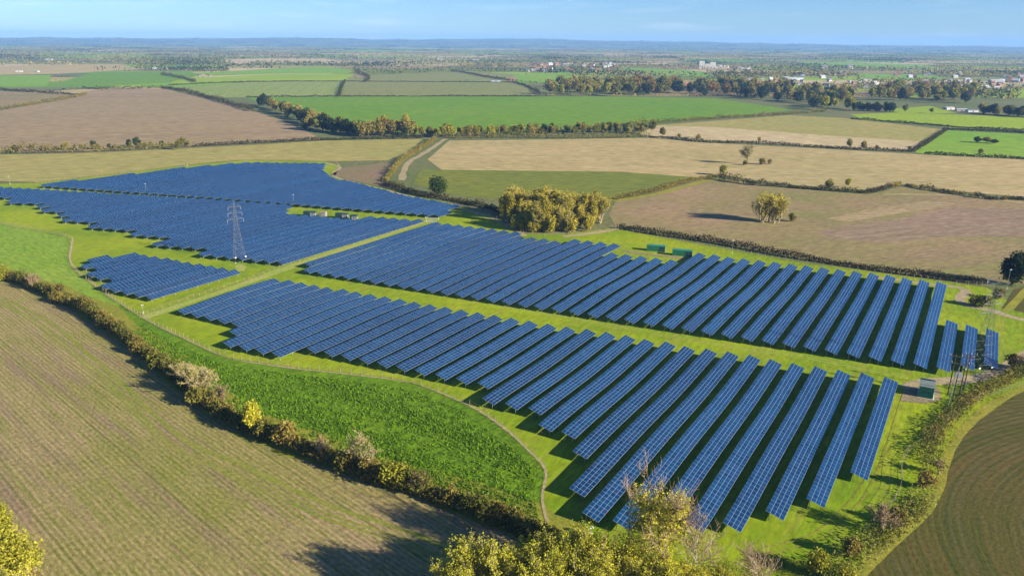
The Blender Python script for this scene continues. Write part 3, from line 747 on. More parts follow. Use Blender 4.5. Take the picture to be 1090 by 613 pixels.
def hedge(px, width, height, fol, label, name='hedge', leaf=0.4, dens=40, vary=0.35, seed=0, step=3.0, gaps=0.0, fol2=None):
    """an uneven run of shrubs along a line; foliage and the stems below it"""
    g = np.random.default_rng(seed + 500)
    L = smooth([at(*p)[:2] for p in px], step)
    L0 = L.mean(0)
    P, S, P2 = [], [], []
    hv = 1.0
    for a, b in zip(L[:-1], L[1:]):
        d = np.linalg.norm(b - a)
        hv = 0.7 * hv + 0.3 * (1 + vary * g.standard_normal() * 1.6)
        hh = height * float(np.clip(hv * g.uniform(0.85, 1.15), 0.35, 1.8))
        if g.random() < gaps: continue
        n = max(4, int(dens * d))
        t = g.random(n)[:, None]
        Q = a + (b - a) * t
        c = blob_points(g, n, (0, 0, 0), (width / 2, width / 2, hh * 0.56), 0.45)
        pts = np.concatenate([Q - L0, np.zeros((n, 1))], 1) + c * np.array([1, 1, 1]); pts[:, 2] += hh * 0.5
        pts[:, 2] = np.abs(pts[:, 2]) + 0.02
        (P2 if fol2 and g.random() < 0.35 else P).append(pts)
        for k in range(max(1, int(d / 2))):
            q = a + (b - a) * g.random() - L0
            S.append((q[0], q[1], -0.1, q[0] + g.uniform(-.5, .5), q[1] + g.uniform(-.5, .5), hh * 0.7, 0.07, 0.03))
    root = empty(name, (L0[0], L0[1], 0), 0, label, 'hedge')
    P = np.concatenate(P)
    V, F = leaf_quads(g, P, leaf * g.uniform(0.6, 1.3, len(P)))
    link('foliage', quad_mesh('hedge_foliage', V, F, FOL[fol]), root)
    if P2:
        P2 = np.concatenate(P2); V, F = leaf_quads(g, P2, leaf * g.uniform(0.6, 1.3, len(P2)))
        link('foliage', quad_mesh('hedge_foliage', V, F, FOL[fol2]), root)
    V, F = tubes(S, 4)
    tag(link('stems', quad_mesh('hedge_stems', V, F, M['bark']), root), kind='stuff')
    return root

# --- near hedges
hedge(HEDGE_LINE[:-1], 5.4, 4.2, 'olive', 'long olive and brown hedge between the striped stubble field and the green crop', leaf=0.32, dens=170, seed=1, fol2='brown', vary=0.5)
hedge([(1210, 362), (1150, 382), (1090, 400), (1060, 412), (1032, 428), (1005, 452), (990, 470)], 6.0, 3.6, 'brown', 'scrubby hedge between the wooden poles and the ploughed field', leaf=0.30, dens=60, seed=2, vary=0.5, fol2='olive')
hedge([(997, 468), (988, 485), (990, 515), (975, 540), (950, 562), (918, 590), (885, 618), (855, 650)], 7.5, 2.6, 'olive', 'olive and yellow hedge along the curved ploughed field edge', leaf=0.26, dens=75, seed=3, vary=0.9, gaps=0.25, fol2='grass')
hedge([(658, 243), (700, 250), (760, 259), (850, 275.5), (950, 290.5), (1000, 297), (1046, 303)], 3.4, 3.2, 'dark', 'dark low hedge behind the green containers', leaf=0.38, dens=50, seed=4, vary=0.2)
hedge([(464, 149), (444, 162), (428, 172), (418, 184), (410, 194)], 5.0, 4.5, 'brown', 'brown hedge beside the pale track climbing past the scrub', leaf=0.5, dens=30, seed=5, fol2='olive')
hedge([(408, 196), (440, 207), (480, 214), (520, 222), (536, 230)], 6.0, 3.6, 'dark', 'dark hedge running from the oak to the willows', leaf=0.5, dens=32, seed=6)
hedge([(654, 213), (700, 203.5), (740, 192.5), (772, 187)], 4.0, 3.5, 'brown', 'brown hedge between green winter crop and fallow field', leaf=0.5, dens=22, seed=7)
hedge([(764, 191), (800, 197), (830, 199), (880, 203), (922, 206)], 5.0, 4.4, 'dark', 'dark hedge at the top of the fallow field', leaf=0.55, dens=26, seed=8, fol2='olive')
hedge([(922, 206), (940, 203), (960, 198), (975, 200), (1010, 206), (1060, 213), (1090, 213), (1200, 223)], 4.5, 3.4, 'dark', 'dark hedge along the lower edge of the beige field at right', leaf=0.55, dens=24, seed=9, gaps=0.15, fol2='brown')
# --- hedges further off
FARH = [
 ([(-120, 164), (0, 163.5), (60, 163), (130, 160.5), (205, 156.5)], 7, 7.5, 'olive', 'tall bushy hedge below the large brown field', 'brown'),
 ([(205, 156.5), (280, 152.5), (345, 149.5), (450, 147.5)], 4, 3.2, 'dark', 'low dark hedge between brown field and olive stubble', None),
 ([(172, 94), (190, 97), (215, 103), (240, 110), (270, 119)], 7, 7.5, 'dark', 'dark hedge on the right edge of the brown field', None),
 ([(88, 95), (120, 95.5), (172, 94)], 6, 6.5, 'dark', 'dark hedge along the top of the brown field', 'olive'),
 ([(0, 96.5), (40, 99), (84, 102)], 6, 6, 'dark', 'dark hedge slanting to the left field corner', None),
 ([(-60, 119), (0, 117), (40, 111), (70, 106), (92, 101)], 6, 6, 'brown', 'brown hedge around the small left brown field', 'olive'),
 ([(262, 104), (360, 103.2), (460, 103), (574, 103)], 3, 3, 'dark', 'thin hedge along the far edge of the wide green field', None),
 ([(361, 103), (363, 95), (367, 87)], 6, 6, 'dark', 'short dark hedge between the striped and grey green fields', None),
 ([(180, 91), (262, 87.6), (366, 87), (545, 88)], 3, 2.6, 'dark', 'thin hedge above the striped field', None),
 ([(700, 131), (760, 127), (830, 122.5), (880, 119)], 5, 4.5, 'olive', 'bushy hedge below the right end of the wide green field', 'brown'),
 ([(690, 147), (712, 147.5), (750, 152), (800, 153), (900, 159), (970, 162)], 4, 3, 'dark', 'thin dark hedge between beige and pale stubble', None),
 ([(972, 162), (985, 154), (1007, 139)], 5, 4, 'dark', 'short dark hedge beside the bright pasture', None),
 ([(985, 164.5), (1090, 170), (1220, 178)], 3, 2.4, 'dark', 'thin hedge below the bright pasture', None),
 ([(1003, 138), (1090, 142), (1200, 150)], 4, 3.4, 'dark', 'thin dark hedge above the bright pasture', None),
 ([(905, 127), (960, 131), (1003, 134.5), (1090, 140)], 4, 3, 'dark', 'thin dark hedge across the right pastures', None),
 ([(475, 148), (540, 147), (620, 147.5), (690, 146)], 12, 7.0, 'olive', 'bushy hedge along the top of the beige stubble field', 'brown'),
 ([(500, 142), (560, 141), (620, 138), (700, 131)], 9, 6.0, 'olive', 'hedge on the near edge of the wide green field', 'tan'),
 ([(545, 88), (560, 92), (574, 100)], 7, 6, 'dark', 'dark hedge beside the small green field near the wood', None),
 ([(480, 76), (500, 79), (520, 83), (550, 87)], 7, 6, 'dark', 'dark diagonal hedge across the far grey green fields', None),
 ([(378, 76), (392, 83), (388, 88)], 9, 7, 'dark', 'dark hedge at the end of the yellow green field', None),
 ([(172, 80), (195, 84), (208, 88)], 9, 7, 'dark', 'dark hedge beside the far left green field', None),
]
for i, (px, w, h, f, lab, f2) in enumerate(FARH):
    far = at(*px[0])[1] > 1100
    hedge(px, w, h, f, lab, leaf=1.1 if far else 0.75, dens=5 if far else 11, seed=40 + i, step=8.0 if far else 5.0, fol2=f2)

# --- single trees that stand out
def one(kind, px, py, scale, label, sz=None, cat=None, rz=None):
    p = at(px, py); return tree(kind, p, scale, label, sz=sz, cat=cat, rz=rz)
one('oak', 467, 208, 1.0, 'round dark green oak tree beside the dark hedge')
one('evergreen', 1078, 303, 1.05, 'dark evergreen tree at the right edge of the picture')
one('brown_bush', 843, 236, 1.1, 'brown bush right of the willows in the fallow field')
one('field_tree', 795, 175, 1.05, 'lone bare tree in the beige stubble field')
one('hedge_bush', 793, 176, 0.9, 'small dark bush at the foot of the lone bare tree')
one('brown_bush', 811, 175.5, 1.2, 'low bush right of the lone bare tree')
one('brown_bush', 819, 175, 1.0, 'rightmost low bush beside the lone bare tree')
one('far_yellow', 902, 200, 0.62, 'yellow leaved bush in the dark hedge above the fallow field', cat='bush')
one('far_olive', 882, 202, 0.6, 'olive bush in the dark hedge above the fallow field', cat='bush')
one('far_yellow', 769, 187, 0.7, 'small yellow tree at the hedge corner by the winter crop')
one('far_tan', 705, 146, 0.8, 'leftmost small tree on the thin hedge of the pale stubble')
one('far_tan', 723, 148, 0.45, 'second small tree on the thin hedge of the pale stubble')
one('far_tan', 743, 150.5, 0.55, 'third small tree on the thin hedge of the pale stubble')
one('far_tan', 808, 152, 0.5, 'fourth small tree on the thin hedge of the pale stubble')
one('far_tan', 904, 158, 0.75, 'taller thin tree on the hedge below the olive field')
one('far_tan', 919, 159, 0.65, 'thin tree right of the taller one on the hedge')
one('far_tan', 933, 160, 0.4, 'rightmost tiny tree on the hedge below the olive field')
one('far_olive', 968, 161, 0.55, 'wide olive bush at the corner of the bright pasture', sz=0.4, cat='bush')
one('far_dark', 1040, 152, 0.95, 'left dark bush of the clump in the bright pasture', sz=0.5, cat='bush')
one('far_tan', 1050, 152.5, 1.0, 'middle brown bush of the clump in the bright pasture', sz=0.5, cat='bush')
one('far_dark', 1058, 153, 0.85, 'right dark bush of the clump in the bright pasture', sz=0.4, cat='bush')
one('far_olive', 1043, 166, 0.6, 'olive bush on the lower edge of the bright pasture', sz=0.55, cat='bush')
one('far_rust', 774, 103, 1.5, 'tall narrow orange tree in front of the dark wood', sz=2.0)
# trees along the near hedge
one('bare_willow', 216, 424, 1.0, 'large bare willow at the bend of the long hedge')
one('bare_willow', 200, 412, 0.8, 'smaller bare willow left of the large one on the hedge')
one('bare_shrub', 236, 432, 1.1, 'bare shrub right of the large bare willow')
one('yellow_round', 271, 460, 1.0, 'round yellow green tree on the long hedge')
one('brown_bush', 305, 474, 1.35, 'tall brown bush beside the round yellow tree')
one('bare_tree', 386, 506, 1.0, 'bare tree standing alone on the long hedge')
one('bare_shrub', 445, 526, 0.9, 'bare shrub on the hedge right of the bare tree')
one('brown_bush', 480, 538, 0.95, 'brown bush towards the lower end of the long hedge')
one('hedge_bush', 520, 554, 1.0, 'olive bush near the lower end of the long hedge')
one('yellow_bush', 4, 299, 1.1, 'yellow bush on the hedge at the left picture edge')
one('yellow_bush', -12, 296, 1.2, 'yellow bush cut off by the left picture edge')
one('brown_bush', 60, 322, 0.9, 'brown bush on the upper part of the long hedge')
one('hedge_bush', 110, 349, 0.9, 'olive bush on the upper part of the long hedge')
one('brown_bush', 150, 378, 1.0, 'brown bush left of the bare willows on the hedge')
hb = np.random.default_rng(314); HL = smooth([at(*p)[:2] for p in HEDGE_LINE[1:-1]], 2.0); cnt_ = {}
for i_ in sorted(hb.choice(len(HL), 46, replace=False)):
    k_ = ['hedge_bush', 'brown_bush', 'yellow_bush', 'bare_shrub'][hb.choice(4, p=[.62, .18, .12, .08])]; cnt_[k_] = cnt_.get(k_, 0) + 1
    tree(k_, HL[i_] + hb.uniform(-1.5, 1.5, 2), hb.uniform(0.75, 1.25), ordinal(cnt_[k_]) + ' ' + {'hedge_bush': 'rounded olive', 'brown_bush': 'rounded brown', 'yellow_bush': 'yellowish', 'bare_shrub': 'bare'}[k_] + ' shrub from the left inside the long hedge', 'shrubs inside the long hedge')
# right hand side
one('bare_shrub', 940, 566, 1.15, 'grey bare shrub on the grass near the curved field edge')
one('brown_bush', 955, 558, 0.8, 'brown bush beside the grey bare shrub')
one('brown_bush', 985, 520, 0.9, 'brown bush inside the bend of the field edge')
one('bare_shrub', 1000, 505, 0.7, 'bare shrub at the bend of the field edge')
one('yellow_bush', 870, 612, 0.9, 'yellow bush right of the birches at the lower edge')
one('brown_bush', 905, 592, 0.9, 'brown bush at the lower right hedge')
one('yellow_bush', 900, 622, 0.7, 'yellow bush at the lower picture edge by the ploughed field')
one('hedge_bush', 1036, 325, 1.0, 'dark bush in the loop of the pale track')
one('hedge_bush', 1047, 327, 1.1, 'second dark bush in the loop of the pale track')
one('brown_bush', 1062, 318, 0.9, 'brown bush behind the metal gate')
one('brown_bush', 1079, 393, 1.1, 'pale brown bush beside the track at the right edge')
one('bare_shrub', 1088, 398, 1.1, 'bare shrub at the right picture edge by the track')
# foreground trees below the arrays
one('tall_yellow', 694, 632, 1.08, 'tall tree with yellow leaves and reddish twigs in front of the panels', rz=math.pi)
one('silver_birch', 741, 634, 0.95, 'bare birch with white trunk right of the tall yellow tree')
one('silver_birch', 803, 640, 0.62, 'small bare birch right of the white birch')
for i, (kx, ky, ks, kk) in enumerate([(500, 650, 1.0, 'foreground_sallow'), (535, 648, 1.08, 'foreground_sallow'), (570, 640, 1.0, 'foreground_sallow'), (603, 636, 0.95, 'foreground_hazel'),
        (628, 640, 1.05, 'foreground_sallow'), (655, 632, 0.95, 'foreground_hazel'), (480, 668, 0.9, 'foreground_sallow'), (600, 668, 1.05, 'foreground_sallow'), (560, 680, 1.1, 'foreground_sallow'), (722, 655, 0.8, 'foreground_hazel'), (760, 660, 0.75, 'foreground_hazel'), (640, 680, 1.1, 'foreground_hazel'), (690, 655, 0.85, 'foreground_hazel'), (745, 672, 0.95, 'foreground_hazel'), (785, 672, 0.85, 'foreground_hazel'), (825, 668, 0.7, 'foreground_hazel'), (672, 648, 1.0, 'foreground_sallow'), (712, 640, 0.72, 'foreground_hazel'), (768, 648, 0.7, 'foreground_hazel'), (798, 655, 0.65, 'foreground_hazel'), (585, 622, 0.6, 'foreground_hazel'), (518, 640, 0.85, 'foreground_sallow'), (552, 634, 0.85, 'foreground_hazel'), (588, 648, 1.0, 'foreground_sallow'), (615, 650, 1.1, 'foreground_sallow'), (645, 655, 1.1, 'foreground_sallow'), (490, 645, 0.7, 'foreground_hazel'), (735, 650, 0.8, 'foreground_hazel'), (700, 668, 1.0, 'foreground_sallow'), (632, 618, 0.6, 'foreground_hazel'), (660, 616, 0.55, 'foreground_hazel')]):
    one(kk, kx, ky, ks * 1.05, ordinal(i + 1) + ' yellow sallow of the foreground thicket', None)
one('big_yellow_bush', 10, 635, 1.15, 'rounded yellow bush in the lower left corner')
one('big_yellow_bush', -8, 590, 1.05, 'yellow bush cut off by the left edge below the field')
one('bare_shrub', 38, 640, 1.1, 'brown bare shrub under the yellow bush in the lower left corner')
one('foreground_hazel', 20, 668, 1.0, 'low yellow bush in the lower left corner')

# --- groups of trees
ADJ = {'far_olive': 'olive green tree', 'far_tan': 'tan tree', 'far_dark': 'dark green tree', 'far_rust': 'rust coloured tree', 'far_yellow': 'yellowish tree', 'willow': 'dense yellow willow', 'pollard_willow': 'sparse willow', 'young_willow': 'young willow'}
def plant(items, where, group):
    """items (kind, xy, scale); the label counts each kind from the left"""
    items.sort(key=lambda t: t[1][0] / t[1][1])
    seen = {}
    for k, q, sc in items:
        seen[k] = seen.get(k, 0) + 1
        tree(k, q, sc, ('leftmost ' if seen[k] == 1 else ordinal(seen[k]) + ' ') + ADJ[k] + ('' if seen[k] == 1 else ' from the left') + ' ' + where, group)
def rows_of(kinds, p0, p1, n, s0, s1, where, group, jit=6.0, seed=0, wts=None):
    g = np.random.default_rng(seed + 900)
    A, B = at(*p0)[:2], at(*p1)[:2]; items = []
    for i in range(n):
        t = (i + 0.5 + g.uniform(-.35, .35)) / n
        items.append((kinds[g.choice(len(kinds), p=wts)], A + (B - A) * t + g.uniform(-jit, jit, 2), g.uniform(s0, s1)))
    plant(items, where, group)

def wood(kinds, poly, n, s0, s1, where, group, seed=0, wts=None):
    g = np.random.default_rng(seed + 1700)
    Q = [at(*p)[:2] for p in poly]; items = []
    tri = [(Q[0], Q[i], Q[i + 1]) for i in range(1, len(Q) - 1)]
    ar = np.array([abs((b[0]-a[0])*(c[1]-a[1])-(b[1]-a[1])*(c[0]-a[0])) for a, b, c in tri]); ar /= ar.sum()
    for i in range(n):
        a, b, c = tri[g.choice(len(tri), p=ar)]; u, v = g.random(2)
        if u + v > 1: u, v = 1 - u, 1 - v
        items.append((kinds[g.choice(len(kinds), p=wts)], a + (b - a) * u + (c - a) * v, g.uniform(s0, s1)))
    plant(items, where, group)

wood(['willow', 'pollard_willow'], [(528, 240), (560, 247), (600, 248), (646, 240), (630, 229), (552, 226)], 62, 0.60, 0.90, 'in the willow clump', 'willows in the clump behind the middle array', 1, [0.75, 0.25])
one('willow_bush', 820, 237, 0.92, 'wide pale yellow willow standing alone in the fallow field', cat='tree')
wood(['young_willow'], [(545, 246), (600, 251), (645, 243), (600, 246), (548, 241)], 26, 0.6, 1.1, 'before the willow clump', 'young willows before the willow clump', 2)
rows_of(['far_tan', 'far_olive', 'far_dark'], (279, 113), (345, 139), 28, 1.05, 1.5, 'in the belt above the brown field', 'trees in the belt above the brown field', 9, 3)
rows_of(['far_dark', 'far_olive', 'far_yellow'], (330, 138), (392, 146), 26, 1.05, 1.5, 'in the belt above the olive stubble', 'trees in the belt above the olive stubble', 9, 4, [0.5, 0.3, 0.2])
rows_of(['far_tan', 'willow'], (390, 145), (436, 143), 24, 1.0, 1.35, 'at the right end of the tree belt', 'trees at the right end of the tree belt', 10, 5, [0.85, 0.15])
rows_of(['far_olive', 'far_yellow', 'far_tan'], (436, 146), (520, 145), 22, 0.7, 1.15, 'between track and green field', 'small trees between track and green field', 10, 6)
rows_of(['far_olive', 'far_yellow', 'far_tan', 'far_dark'], (520, 144), (692, 141), 64, 0.35, 1.0, 'on the hedge above the beige field', 'trees on the bushy hedge above the beige field', 16, 7)
rows_of(['far_olive', 'far_dark', 'far_tan'], (0, 162.5), (205, 156), 34, 0.3, 0.75, 'in the hedge below the brown field', 'trees in the hedge below the brown field', 5, 8)
wood(['far_yellow', 'far_olive', 'far_tan'], [(580, 103), (660, 103), (665, 94), (595, 93)], 64, 1.5, 2.4, 'in the left of the wood', 'trees in the left of the wood', 9, [0.4, 0.3, 0.3])
wood(['far_dark', 'far_rust', 'far_olive', 'far_tan'], [(655, 101), (724, 103), (730, 92), (668, 93)], 56, 1.5, 2.5, 'in the middle of the wood', 'trees in the middle of the wood', 10, [0.35, 0.25, 0.2, 0.2])
wood(['far_dark', 'far_olive', 'far_tan', 'far_rust'], [(728, 102), (830, 108), (850, 97), (735, 92)], 84, 1.3, 2.1, 'in the right of the wood', 'trees in the right of the wood', 11, [0.45, 0.2, 0.25, 0.1])
wood(['far_tan', 'far_olive', 'far_yellow', 'far_dark'], [(836, 109), (880, 119), (905, 119), (905, 101), (850, 99)], 70, 1.2, 2.0, 'in the copse beside the olive field', 'trees in the copse by the olive field', 12)
rows_of(['far_dark'], (910, 118), (952, 119.5), 22, 0.85, 1.2, 'in the row above the right pasture', 'dark trees in the row above the right pasture', 9, 13)
wood(['far_tan', 'far_olive', 'far_dark', 'far_yellow', 'far_rust'], [(925, 107), (985, 110), (1030, 111), (1040, 100), (940, 93)], 84, 1.3, 2.1, 'left of the white farm sheds', 'trees in the copse left of the white farm sheds', 14)
rows_of(['far_dark', 'far_tan', 'far_olive'], (1040, 121), (1110, 126), 26, 0.9, 1.3, 'right of the white farm sheds', 'trees right of the white farm sheds', 12, 15)
one('far_olive', 963, 120, 0.9, 'round olive tree alone in the right pasture')
one('far_olive', 991, 121, 0.75, 'small olive tree alone beside the white farm sheds')
one('far_olive', 190, 160, 0.75, 'rounded tree at the right end of the tall hedge')

# --- what nobody could count: far hedgerows and woods, crop leaves, rough grass
def inside(poly, P):
    poly = np.asarray(poly); c = np.zeros(len(P), bool); j = len(poly) - 1
    for i in range(len(poly)):
        xi, yi, xj, yj = *poly[i], *poly[j]
        c ^= ((yi > P[:, 1]) != (yj > P[:, 1])) & (P[:, 0] < (xj - xi) * (P[:, 1] - yi) / (yj - yi + 1e-12) + xi)
        j = i
    return c

def far_masses():
    g = np.random.default_rng(77)
    cols = {'far_dark': [], 'far_mid': [], 'far_warm': []}
    keys = list(cols)
    for (a, b) in far_edges:
        d = np.linalg.norm(b - a); y = 0.5 * (a[1] + b[1])
        h = g.uniform(3, 8); w = g.uniform(2, 6); n = int(d * (0.42 if y < 4500 else 0.24))
        if n < 4: continue
        t = g.random(n)[:, None]; t = t[g.random(n) < 0.9]; n = len(t)
        hh = h * (0.7 + 0.9 * (g.random(n) ** 4))
        P = np.concatenate([a + (b - a) * t + g.uniform(-w / 2, w / 2, (n, 2)), (hh * g.uniform(0.15, 0.95, n))[:, None]], 1)
        cols[keys[g.choice(3, p=[.5, .3, .2])]].append((P, np.full(n, 1.8 if y < 4500 else 3.0)))
    for k in range(330):                         # woods and shelter belts
        y = 2400 * math.exp(g.random() * 1.6); x = g.uniform(-0.78, 0.78) * y
        rx = 90 + 520 * g.random() ** 2; ry = g.uniform(12, 45); n = int(rx * ry * 0.022) + 60
        u = g.standard_normal((n, 2)) * 0.5
        P = np.concatenate([np.array([x, y]) + u * np.array([rx, ry]), (g.random(n) ** 0.7 * g.uniform(9, 17))[:, None]], 1)
        cols[keys[g.choice(3, p=[.5, .25, .25])]].append((P, np.full(n, 3.2)))
    for poly, n in [([(560, 79), (700, 81), (720, 72), (570, 69)], 900), ([(700, 90), (860, 92), (870, 80), (790, 76), (705, 80)], 1900), ([(860, 97), (1000, 98), (1090, 100), (1090, 88), (870, 82)], 1700),
                    ([(560, 76), (660, 78), (660, 74), (560, 72)], 500), ([(800, 80), (900, 81), (900, 76), (800, 74)], 600), ([(1010, 103), (1090, 108), (1090, 98), (1010, 98)], 900), ([(480, 72), (570, 76), (560, 69), (480, 68)], 700), ([(100, 67), (400, 66), (400, 61), (100, 62)], 1800)]:
        Q = [at(*p)[:2] for p in poly]
        for i in range(n // 14):
            u = g.dirichlet(np.ones(len(Q))); c = sum(w_ * q for w_, q in zip(u, Q))
            P = np.concatenate([c + g.standard_normal((14, 2)) * 5, (g.random(14) ** 0.7 * g.uniform(8, 16))[:, None]], 1)
            cols[keys[g.choice(3, p=[.4, .3, .3])]].append((P, np.full(14, 2.4)))
    for k in range(500):                        # woods on the hills
        a = g.uniform(-.7, .7); t = g.random() ** 0.8 * 0.75; r = 11500 + 7000 * t; m = g.integers(4, 26)
        aa = a + g.standard_normal(m) * 0.006; tt = np.clip(t + g.standard_normal(m) * 0.006, 0, 0.78)
        P = np.array([(math.sin(x) * (11500 + 7000 * y), math.cos(x) * (11500 + 7000 * y), hill_z(x, y) + g.uniform(4, 14)) for x, y in zip(aa, tt)])
        cols[keys[g.choice(3, p=[.7, .2, .1])]].append((P, np.full(m, 9.0)))
    polys = [q for q in FIELD_POLYS if q[:, 1].max() > 900]
    for key, fol, nm in (('far_dark', 'ever', 'far_dark_trees'), ('far_mid', 'olive', 'far_green_trees'), ('far_warm', 'tan', 'far_autumn_trees')):
        P = np.concatenate([c[0] for c in cols[key]]); s = np.concatenate([c[1] for c in cols[key]])
        keep = np.ones(len(P), bool)
        for q in polys: keep &= ~inside(q, P)
        P, s = P[keep], s[keep]
        V, F = leaf_quads(g, P, s * g.uniform(0.6, 1.2, len(P)), aspect=0.9); V[:, 2] = np.maximum(V[:, 2], 0.04)
        tag(link(nm, quad_mesh(nm, V, F, FOL[fol])), {'far_dark_trees': 'dark far hedgerows and woods spread below the hills', 'far_green_trees': 'olive green far hedgerows and woods below the hills', 'far_autumn_trees': 'tan autumn far hedgerows and woods below the hills'}[nm], 'woodland', kind='stuff')
far_masses()

def cover(name, px, n, h, leaf, fol, label, cat, seed, clump=0.0, upright=1.2):
    g = np.random.default_rng(seed)
    poly = np.array([at(*p)[:2] for p in px]); lo, hi = poly.min(0), poly.max(0)
    P = g.uniform(lo, hi, (int(n * 1.8), 2)); P = P[inside(poly, P)][:n]
    if clump:
        f = np.sin(P[:, 0] * .9 + 1.3 * np.sin(P[:, 1] * .5)) * np.sin(P[:, 1] * .8 + 1.1 * np.sin(P[:, 0] * .6)) + 0.7 * np.sin(P[:, 0] * .23 + P[:, 1] * .31)
        P = P[g.random(len(P)) < np.clip(0.55 + clump * f, 0.05, 1)]
    k = len(P); hh = h * g.uniform(0.35, 1.0, k)
    a = np.stack([g.standard_normal(k) * .6, g.standard_normal(k) * .6, np.full(k, upright)], 1); a /= np.linalg.norm(a, axis=1)[:, None]
    b = np.cross(a, g.standard_normal((k, 3))); b /= np.linalg.norm(b, axis=1)[:, None]
    base = np.concatenate([P, np.full((k, 1), 0.05)], 1); w = leaf * g.uniform(.6, 1.2, k)[:, None]
    V = np.stack([base, base + a * hh[:, None] * .5 + b * w, base + a * hh[:, None], base + a * hh[:, None] * .5 - b * w], 1).reshape(-1, 3)
    tag(link(name, quad_mesh(name, V, np.arange(4 * k).reshape(-1, 4), FOL[fol])), label, cat, kind='stuff')
CROP = [(150, 346), (200, 371), (245, 389), (285, 395), (330, 401), (385, 407), (438, 415), (496, 439), (555, 484), (571, 503), (568, 530), (574, 552), (553, 552), (527, 544), (489, 528), (450, 515), (408, 503), (358, 484), (303, 462), (262, 444), (222, 414), (187, 386), (140, 354)]
cover('crop_leaves', CROP, 110000, 0.75, 0.16, 'crop', 'lush green leaves of the crop inside the hedge', 'crop', 3, clump=0.42)
edge = [(x - 2, y) for x, y in RIGHT_EDGE[1:-1]]
cover('rough_grass', edge + [(x - 26, y - 6) for x, y in edge[::-1]], 14000, 0.7, 0.10, 'grass', 'rough yellow grass along the curved ploughed field edge', 'grass', 5, clump=0.5)
cover('rough_grass', [(600, 592), (760, 600), (830, 590), (880, 600), (840, 660), (620, 680)], 16000, 0.6, 0.10, 'grass', 'rough grass under the foreground birches', 'grass', 6, clump=0.5)

# ------------------------------------------------------------------ fences, masts, pylons, cabins
M['wood'] = plain('weathered_wood', (0.26, 0.20, 0.13), 0.9, 0, 0.3, 1.5)
M['dark_wood'] = plain('creosoted_wood', (0.06, 0.048, 0.038), 0.85, 0, 0.3, 1.5)
M['steel'] = plain('pylon_steel', (0.18, 0.18, 0.175), 0.6, 0.2, 0.2, 0.5)
M['white'] = plain('white_paint', (0.6, 0.6, 0.58), 0.5, 0, 0.06)
M['green_paint'] = plain('green_paint', (0.035, 0.20, 0.10), 0.45, 0, 0.15, 0.3)
M['dark_green_paint'] = plain('dark_green_paint', (0.02, 0.05, 0.045), 0.75, 0, 0.2, 0.3)
M['grey_roof'] = plain('grey_roof_sheet', (0.30, 0.31, 0.32), 0.6, 0, 0.15, 0.4)
M['concrete'] = plain('concrete', (0.42, 0.40, 0.36), 0.9, 0, 0.15, 0.8)
M['glass_dark'] = plain('window_glass', (0.03, 0.035, 0.045), 0.15, 0, 0.1)
M['ceramic'] = plain('insulator_ceramic', (0.30, 0.28, 0.27), 0.3, 0, 0.1)

def fence(px, label, h=1.9, gap=3.2, closed=False):
    L = smooth([at(*p)[:2] for p in px], gap)
    o = L[0]
    root = empty('wire_fence', (o[0], o[1], 0), 0, label, 'fence')
    mb, mr = MB(), MB()
    for i, p in enumerate(L):
        x, y = p - o; hh = h * random.uniform(0.95, 1.05)
        mb.box(x - .06, x + .06, y - .06, y + .06, -0.1, hh)
        if i:
            x0, y0 = L[i - 1] - o
            for z in (0.35, 0.95, h - 0.15): mr.bar((x0, y0, z), (x, y, z), 0.022, n=3)
    tag(mb.build('fence_posts', M['wood'], root), kind='stuff')
    tag(mr.build('fence_wires', M['wood'], root), kind='stuff')
fence([(-60, 230)] + FENCE_LEFT, 'wooden post fence curving between crop and solar farm')
fence([(38, 195.5), (120, 186.5), (200, 176.5), (260, 171.5), (345, 172.6), (361, 177), (354, 186.5), (368, 192), (402, 200), (470, 215), (520, 229.5), (560, 249.5), (600, 250), (652, 243.6)], 'wire fence behind the farthest array and the willows')
fence([(652, 244), (700, 253), (850, 279.5), (1000, 300), (1050, 304.5)], 'wire fence in front of the dark low hedge')
fence([(1120, 404), (1060, 419), (1028, 434), (995, 465), (968, 480), (960, 490), (959, 508), (957, 525), (940, 548), (920, 566)], 'post fence bending around the scrub at right')
fence([(152, 335.5), (200, 319), (260, 299), (330, 274), (400, 251), (455, 233.5)], 'wire fence along the lane between the arrays', h=1.3)

def mast(px, py, h, label):
    p = at(px, py); root = empty('camera_mast', p, 0.4, label, 'mast', 'camera masts')
    MB().bar((0, 0, -0.1), (0, 0, h), 0.06, 0.045, 8).build('pole', M['galv'], root)
    a = MB().box(-.35, .35, -.05, .05, h - .45, h - .36).build('bracket', M['white'], root)
    for s in (-1, 1):
        MB().box(s * .3 - .09, s * .3 + .09, -.28, .2, h - .355, h - .12).build('camera', M['white'], a)
    MB().box(-.2, .2, -.15, .15, 0.6, 1.2).build('control_box', M['grey_roof'], root)
for px, py, h, lab in [(779, 271, 7.5, 'white camera mast right of the green containers'), (313, 218.5, 7.0, 'white camera mast behind the dark containers'), (156, 206, 7.0, 'white camera mast in the gap left of the farthest array'),
                       (11, 197, 6.5, 'leftmost white camera mast at the olive field edge'), (540, 243, 7.5, 'white camera mast before the willow clump'), (153, 335, 4.2, 'short white mast at the lower end of the lane'),
                       (1071, 309, 9.5, 'white mast in front of the dark evergreen tree'), (200, 181, 4.0, 'small white mast behind the farthest array'), (629, 571, 2.6, 'short white post by the foreground thicket')]:
    mast(px, py, h, lab)

